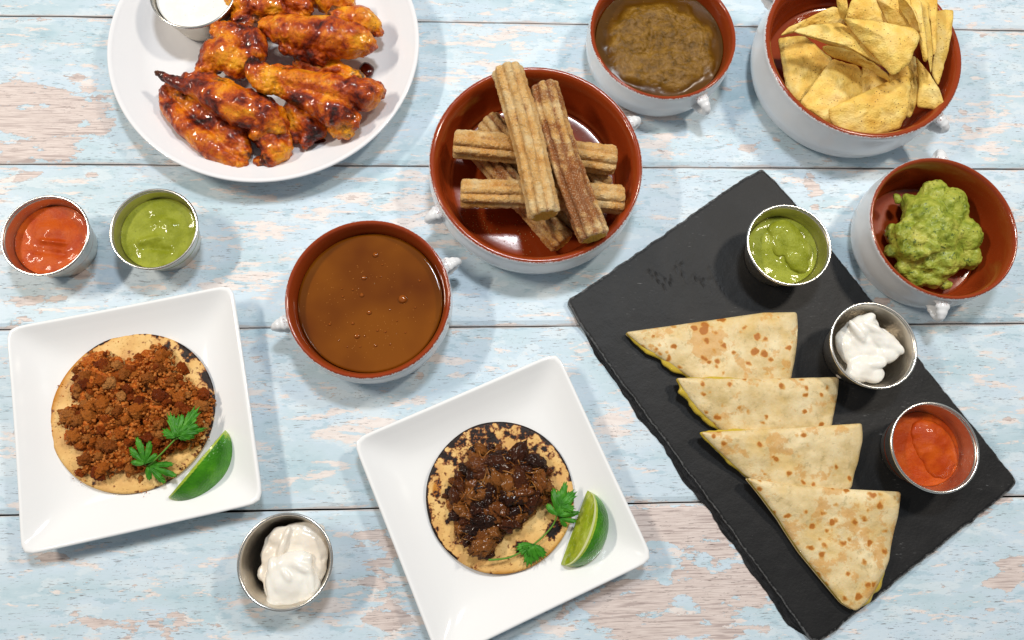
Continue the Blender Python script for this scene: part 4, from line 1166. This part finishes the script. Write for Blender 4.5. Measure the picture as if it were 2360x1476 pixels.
taco2 = thing('taco', (0, 0, 0), 'open charred corn tortilla topped with dark shredded pork, on the lower plate', 'taco')
def c2f(x, y, q):
    a = ang(x, y); g = .40 + .40 * max(0, cos(a - 1.9)) 
    f = max(0, (q - .58) / .42)
    spot = .9 * math.exp(-((a + .55) / .22) ** 2 - ((q - .85) / .1) ** 2) + .9 * math.exp(-((a + 1.15) / .16) ** 2 - ((q - .75) / .1) ** 2) + .8 * math.exp(-((a + .05) / .12) ** 2 - ((q - .93) / .08) ** 2)
    rim = 1.3 if q > .97 and (a > .2 or a < -2.2) else 0
    return max(f ** .7 * g * (1 if (a > .2 or a < -2.3) else .25), rim, spot)
def o2f(x, y, q): 
    a = ang(x, y); return max(.9 * math.exp(-((a - 3.0) / .22) ** 2 - ((q - .86) / .08) ** 2), .6 * max(0, (q - .85) / .15) * max(0, cos(a + 1.2)))
tc2, TR2 = tortilla(taco2, 982, 1322, 966, 1331, ZT, M['corn2'], c2f, o2f, 8.1)
PP = [(600, 500), (680, 480), (760, 490), (880, 485), (980, 520), (1015, 580), (1030, 650), (1050, 760), (960, 830), (900, 870), (890, 930), (790, 940), (770, 1000), (700, 1070), (620, 1050), (545, 1000), (545, 900), (500, 830), (470, 760), (510, 670), (580, 620)]
PP = [(800 + (765 + (x - 765) * .93) / 2.183, 800 + (770 + (y - 770) * .94) / 2.183) for x, y in PP]
dome2 = lambda x, y, ed: 10 + 10 * (1 - math.exp(-ed / 30)) + 3 * mn.noise((x * .03, y * .03, 5))
balls = []
for _ in range(420):
    x, y = rnd.uniform(1010, 1290), rnd.uniform(1015, 1295)
    if inside(x, y, PP) and edge_dist(x, y, PP) > 10:
        ed = edge_dist(x, y, PP); balls.append((P(x, y, (dome2(x, y, ed) - 4) * mm), (rnd.uniform(3, 8) * mm, rnd.uniform(2, 4) * mm, 3 * mm), rnd.uniform(0, 3)))
        balls.append((P(x, y, 11 * mm), 4 * mm))
me = blob(balls, .0012, ((.0022, 120, 4), (.0008, 380, 2)), 1, floor=ZT)
me.transform(Matrix.Translation(-Vector(taco2.location)))
o = link('pork_bed', me, M['pork'], taco2); o['kind'] = 'stuff'
def shred_mesh(seed):
    r = random.Random(seed); bm = bmesh.new(); bmesh.ops.create_icosphere(bm, subdivisions=4, radius=1)
    for v in bm.verts:
        p = v.co.copy()
        fib = mn.fractal(Vector((p.x * .8 + seed * 4, p.y * 6.5, p.z * 6.5)), .6, 2.0, 4)
        d = .30 * mn.fractal(p * 1.4 + Vector((seed * 3.7, 1, 0)), .8, 2, 4) + .26 * fib
        v.co = Vector((p.x * 1.35, p.y * .85, p.z * .62)) * (1 + d)
        v.co.x += .10 * fib * abs(p.x)
    me = bpy.data.meshes.new('shred'); bm.to_mesh(me); bm.free(); me.materials.append(M['pork']); me.polygons.foreach_set('use_smooth', [True] * len(me.polygons)); return me
PKM = [shred_mesh(i + 1) for i in range(7)]
scatter(taco2, 'pork_chunk', PKM, PP, 110, dome2, 3.0, 8.5, mind=13, seed=9, edge_small=22)
# fibres, as many as the picture shows singly
STM = []
for i in range(8):
    r = random.Random(i + 50); pts = []; p = Vector((-1, 0, 0))
    for k in range(9):
        pts.append(Vector((-1 + k / 4, .22 * sin(k * .35 + i) + r.uniform(-.03, .03), .3 * sin(pi * k / 8) - .1)))
    v_, f_ = tube(pts, [.02 + .055 * sin(pi * k / 8) for k in range(9)], 6)
    me = mesh(v_, f_); me.materials.append(M['strand']); me.polygons.foreach_set('use_smooth', [True] * len(me.polygons)); STM.append(me)
scatter(taco2, 'pork_fibre', STM, PP, 230, lambda x, y, ed: dome2(x, y, ed) + 2.2, 2.5, 7.0, mind=5, seed=12)

# ------------------------------------------------------------------ cilantro
def leaflet(base, tip, width, z, seed, lobes=3):
    """lobed toothed leaf blade from base to tip; z heights"""
    d = tip - base; L = d.length; d.normalize(); s = Vector((-d.y, d.x, 0)).normalized(); up = d.cross(s) * -1
    up = Vector((0, 0, 1))
    r = random.Random(seed); n = 90; A = radians(128)
    vs = [base]; fs = []; RN = 7
    for k in range(1, RN + 1):
        f = k / RN
        for i in range(n + 1):
            a = -A + 2 * A * i / n
            u = a / A
            env = (1 - .45 * abs(u) ** 1.5)
            notch = abs(cos(lobes * pi * u / 2 * 1.0 + (0 if lobes % 2 else pi / 2))) ** .6
            teeth = 1 - .20 * abs(sin(lobes * 3 * pi * u / 1.0 + .6)) ** .6
            rr = L * env * (.30 + .70 * notch) * teeth * (1 + .05 * mn.noise((u * 6, seed, 0)))
            rr = rr if k == RN else rr * f
            # narrow the fan sideways
            x = rr * cos(a * .72); y = rr * sin(a * .72) * width * 1.15
            if k < RN: pass
            p = base + d * x + s * y + up * (.0012 * mn.noise((x * 140 + seed, y * 140, 0)) * 1.2 - .08 * L * f * f + .0004 * abs(cos(lobes * pi * u)))
            p.z += .0018
            vs.append(p)
    for k in range(RN):
        for i in range(n):
            if k == 0: fs.append((0, 1 + i, 2 + i))
            else:
                a = 1 + (k - 1) * (n + 1); b = a + n + 1; fs.append((a + i, b + i, b + i + 1, a + i + 1))
    # give the blade a real thickness
    m = len(vs); vs2 = vs + [v - Vector((0, 0, .00035)) for v in vs]; fs2 = fs + [tuple(q + m for q in f[::-1]) for f in fs]
    e = 1 + (RN - 1) * (n + 1)
    for i in range(n): fs2.append((e + i, e + i + m, e + i + 1 + m, e + i + 1))
    return vs2, fs2
def sprig(label, stems, leaves, o, sc, z):
    T = lambda x, y, dz=0: P(o[0] + x / sc, o[1] + y / sc, z + dz * mm)
    base = T(*stems[0][0][:2]); t = thing('cilantro_sprig', base, label, 'cilantro', 'cilantro sprigs on the tacos')
    for st in stems:
        pts = [T(*q) for q in st]; pts = [Vector(q) for q in smooth_profile([tuple(p) for p in pts], 5)]
        v, f = tube(pts, [.0008 - .0003 * i / len(pts) for i in range(len(pts))], 8)
        me = mesh(v, f); me.transform(Matrix.Translation(-base)); link('stem', me, M['stem'], t)
    for i, (a, b, w, lb) in enumerate(leaves):
        v, f = leaflet(T(*a), T(*b), w, z, i * 3 + int(o[0]), lb)
        me = mesh(v, f); me.transform(Matrix.Translation(-base)); link('leaf', me, M['leaf'], t)
sprig('cilantro sprig lying on the crumbled meat taco',
      [[(760, 975, -8), (820, 920, -2), (905, 832, 0), (935, 800, 1)], [(905, 832, 0), (960, 815, 0), (1000, 800, 0)], [(752, 968, -8), (735, 930, -4), (725, 900, 0)]],
      [((912, 825, 1), (872, 685, 2), .62, 3), ((925, 815, 1), (1030, 655, 2), .60, 3), ((930, 805, 1), (1010, 690, 2), .75, 5), ((925, 822, 0), (1085, 770, 0), .30, 3), ((752, 962, -4), (700, 800, 2), .62, 5), ((740, 945, -4), (668, 900, 1), .6, 3), ((765, 970, -9), (935, 1035, -9), .55, 5), ((770, 975, -9), (850, 1055, -9), .5, 3)], (0, 640), 2.237, .026)
sprig('cilantro sprig lying across the edge of the pork tortilla',
      [[(712, 1072, -2), (790, 1065, -5), (850, 1045, -8), (950, 985, -8), (1030, 905, -6), (1058, 840, -2), (1080, 790, 0)]],
      [((1062, 850, -2), (1108, 650, 2), .55, 5), ((1070, 800, -1), (1160, 720, 0), .8, 3), ((1066, 862, -4), (1188, 825, -5), .62, 5), ((935, 990, -8), (905, 1115, -9), .95, 3), ((930, 1000, -8), (965, 1090, -9), .6, 3), ((915, 1010, -8), (868, 1050, -9), .6, 3)], (800, 800), 2.183, .022)

# ------------------------------------------------------------------ lime wedges
def lime(a, b, zc, face_dir, az0, az1, width, label, tilt=0.0):
    """a lune of lime: axis from a to b; peel spans azimuths az0..az1 about that axis (0 = up, + = towards face_dir side)"""
    ax = (b - a); L = ax.length / 2; ax.normalize(); c = (a + b) / 2
    up = Vector((0, 0, 1)); up = (up - ax * up.dot(ax)).normalized(); sd = ax.cross(up)
    if sd.dot(face_dir) < 0: sd = -sd
    t = thing('lime_wedge', Vector((c.x, c.y, zc)), label, 'lime', 'lime wedges beside the tacos')
    def pt(u, az, k=1.0):
        s = -1 + 2 * u; r = width * math.sqrt(max(0, 1 - abs(s) ** 2.1)) + .0006
        return ax * (L * s * (1.0)) + (up * cos(az) + sd * sin(az)) * (r * k)
    nu, na = 48, 30
    def grid(fn, nu, na):
        vs = []; fs = []
        for i in range(nu + 1):
            for j in range(na + 1): vs.append(fn(i / nu, j / na))
        for i in range(nu):
            for j in range(na): q = i * (na + 1) + j; fs.append((q, q + 1, q + na + 2, q + na + 1))
        return vs, fs
    off = c - Vector((c.x, c.y, zc))
    v, f = grid(lambda u, w: pt(u, az0 + (az1 - az0) * w) + off, nu, na)
    me = mesh(v, f); setattr_f(me, 'tipfade', [max(abs(i // (na + 1) / nu * 2 - 1) ** 4, abs((i % (na + 1)) / na * 2 - 1) ** 3 * .8, 1.3 if (i % (na + 1)) < 2 else 0) for i in range(len(v))])
    link('peel', me, M['peel'], t)
    v, f = [], []
    for az, sg in ((az0, 1), (az1, -1)):
        vv, ff = grid(lambda u, w: pt(u, az, 1 - .12 * w) + off + (up * 0), nu, 2); f += [tuple(q + len(v) for q in g) for g in ff]; v += vv
    link('pith', mesh(v, f), M['pith'], t)
    v, f = [], []
    for az in (az0, az1):
        nd = (up * -sin(az) + sd * cos(az))
        vv, ff = grid(lambda u, w: pt(u, az, .88 * (1 - w)) + off + nd * (.0007 * fb(pt(u, az, .88 * (1 - w)) * 1.0, 220, 2) * (1 if 0 < w < 1 else 0)), nu, 12); f += [tuple(q + len(v) for q in g) for g in ff]; v += vv
    link('flesh', mesh(v, f), M['flesh'], t)
la, lb = P(521, 990, .0065), P(389, 1147, .0065)
lime(la, lb, .006, Vector((1, -.83, 0)), radians(17), radians(98), .0232, 'lime wedge with its dark green peel up, right of the crumbled meat taco')
la, lb = P(1353, 1130, .009), P(1292, 1302, .009)
lime(la, lb, .006, Vector((1, -.3, 0)), radians(24), radians(98), .0255, 'lime wedge showing its cut flesh, right of the pork taco')

# ------------------------------------------------------------------ loose crumbs, grains and droplets
def specks(name, label, cat, spots, n, spread, size, z, mat, seed, flat=1.0, kind=None):
    rnd = random.Random(seed); bm = bmesh.new(); bmesh.ops.create_icosphere(bm, subdivisions=1, radius=1)
    base = [v.co.copy() for v in bm.verts]; bf = [tuple(v.index for v in f.verts) for f in bm.faces]; bm.free()
    vs, fs = [], []
    for k in range(n):
        x, y = spots[k % len(spots)]; p = P(x + rnd.gauss(0, spread), y + rnd.gauss(0, spread), z); o0 = len(vs); s_ = rnd.uniform(.5, 1) * size * mm
        vs += [p + Vector((b.x * s_ * rnd.uniform(.7, 1.3), b.y * s_ * rnd.uniform(.7, 1.3), b.z * s_ * flat)) for b in base]
        fs += [tuple(q + o0 for q in f) for f in bf]
    return tag(link(name, mesh(vs, fs), mat), label, cat, None, 'stuff')
specks('sugar_grains', 'loose cinnamon sugar grains fallen in the churro bowl', 'sugar', [(1130, 520), (1200, 550), (1080, 500), (1380, 300), (1400, 520), (1150, 250)], 260, 24, .45, .0068, M['churro'], 3)
specks('meat_crumbs', 'tiny crumbs of meat fallen round the taco on the left plate', 'crumbs', [(145, 900), (180, 1110), (330, 1125), (480, 1010), (130, 1000), (250, 790)], 26, 9, .7, ZT + .002, M['crumb'], 5)
specks('grease_drops', 'small clear drops of juice on the lower plate beside the pork tortilla', 'drops', [(1010, 1300), (1060, 1345), (985, 1240), (1225, 1335)], 16, 12, 1.0, .0056, M['oil_drop'], 6, .3)
specks('caramel_froth', 'fine pale froth dots floating on the caramel', 'froth', [(860, 620), (850, 660), (820, 770), (880, 760), (790, 700), (780, 640), (940, 730), (830, 800), (900, 780), (760, 760), (750, 680), (905, 640)], 120, 22, .42, .0266, M['froth'], 11, .6)
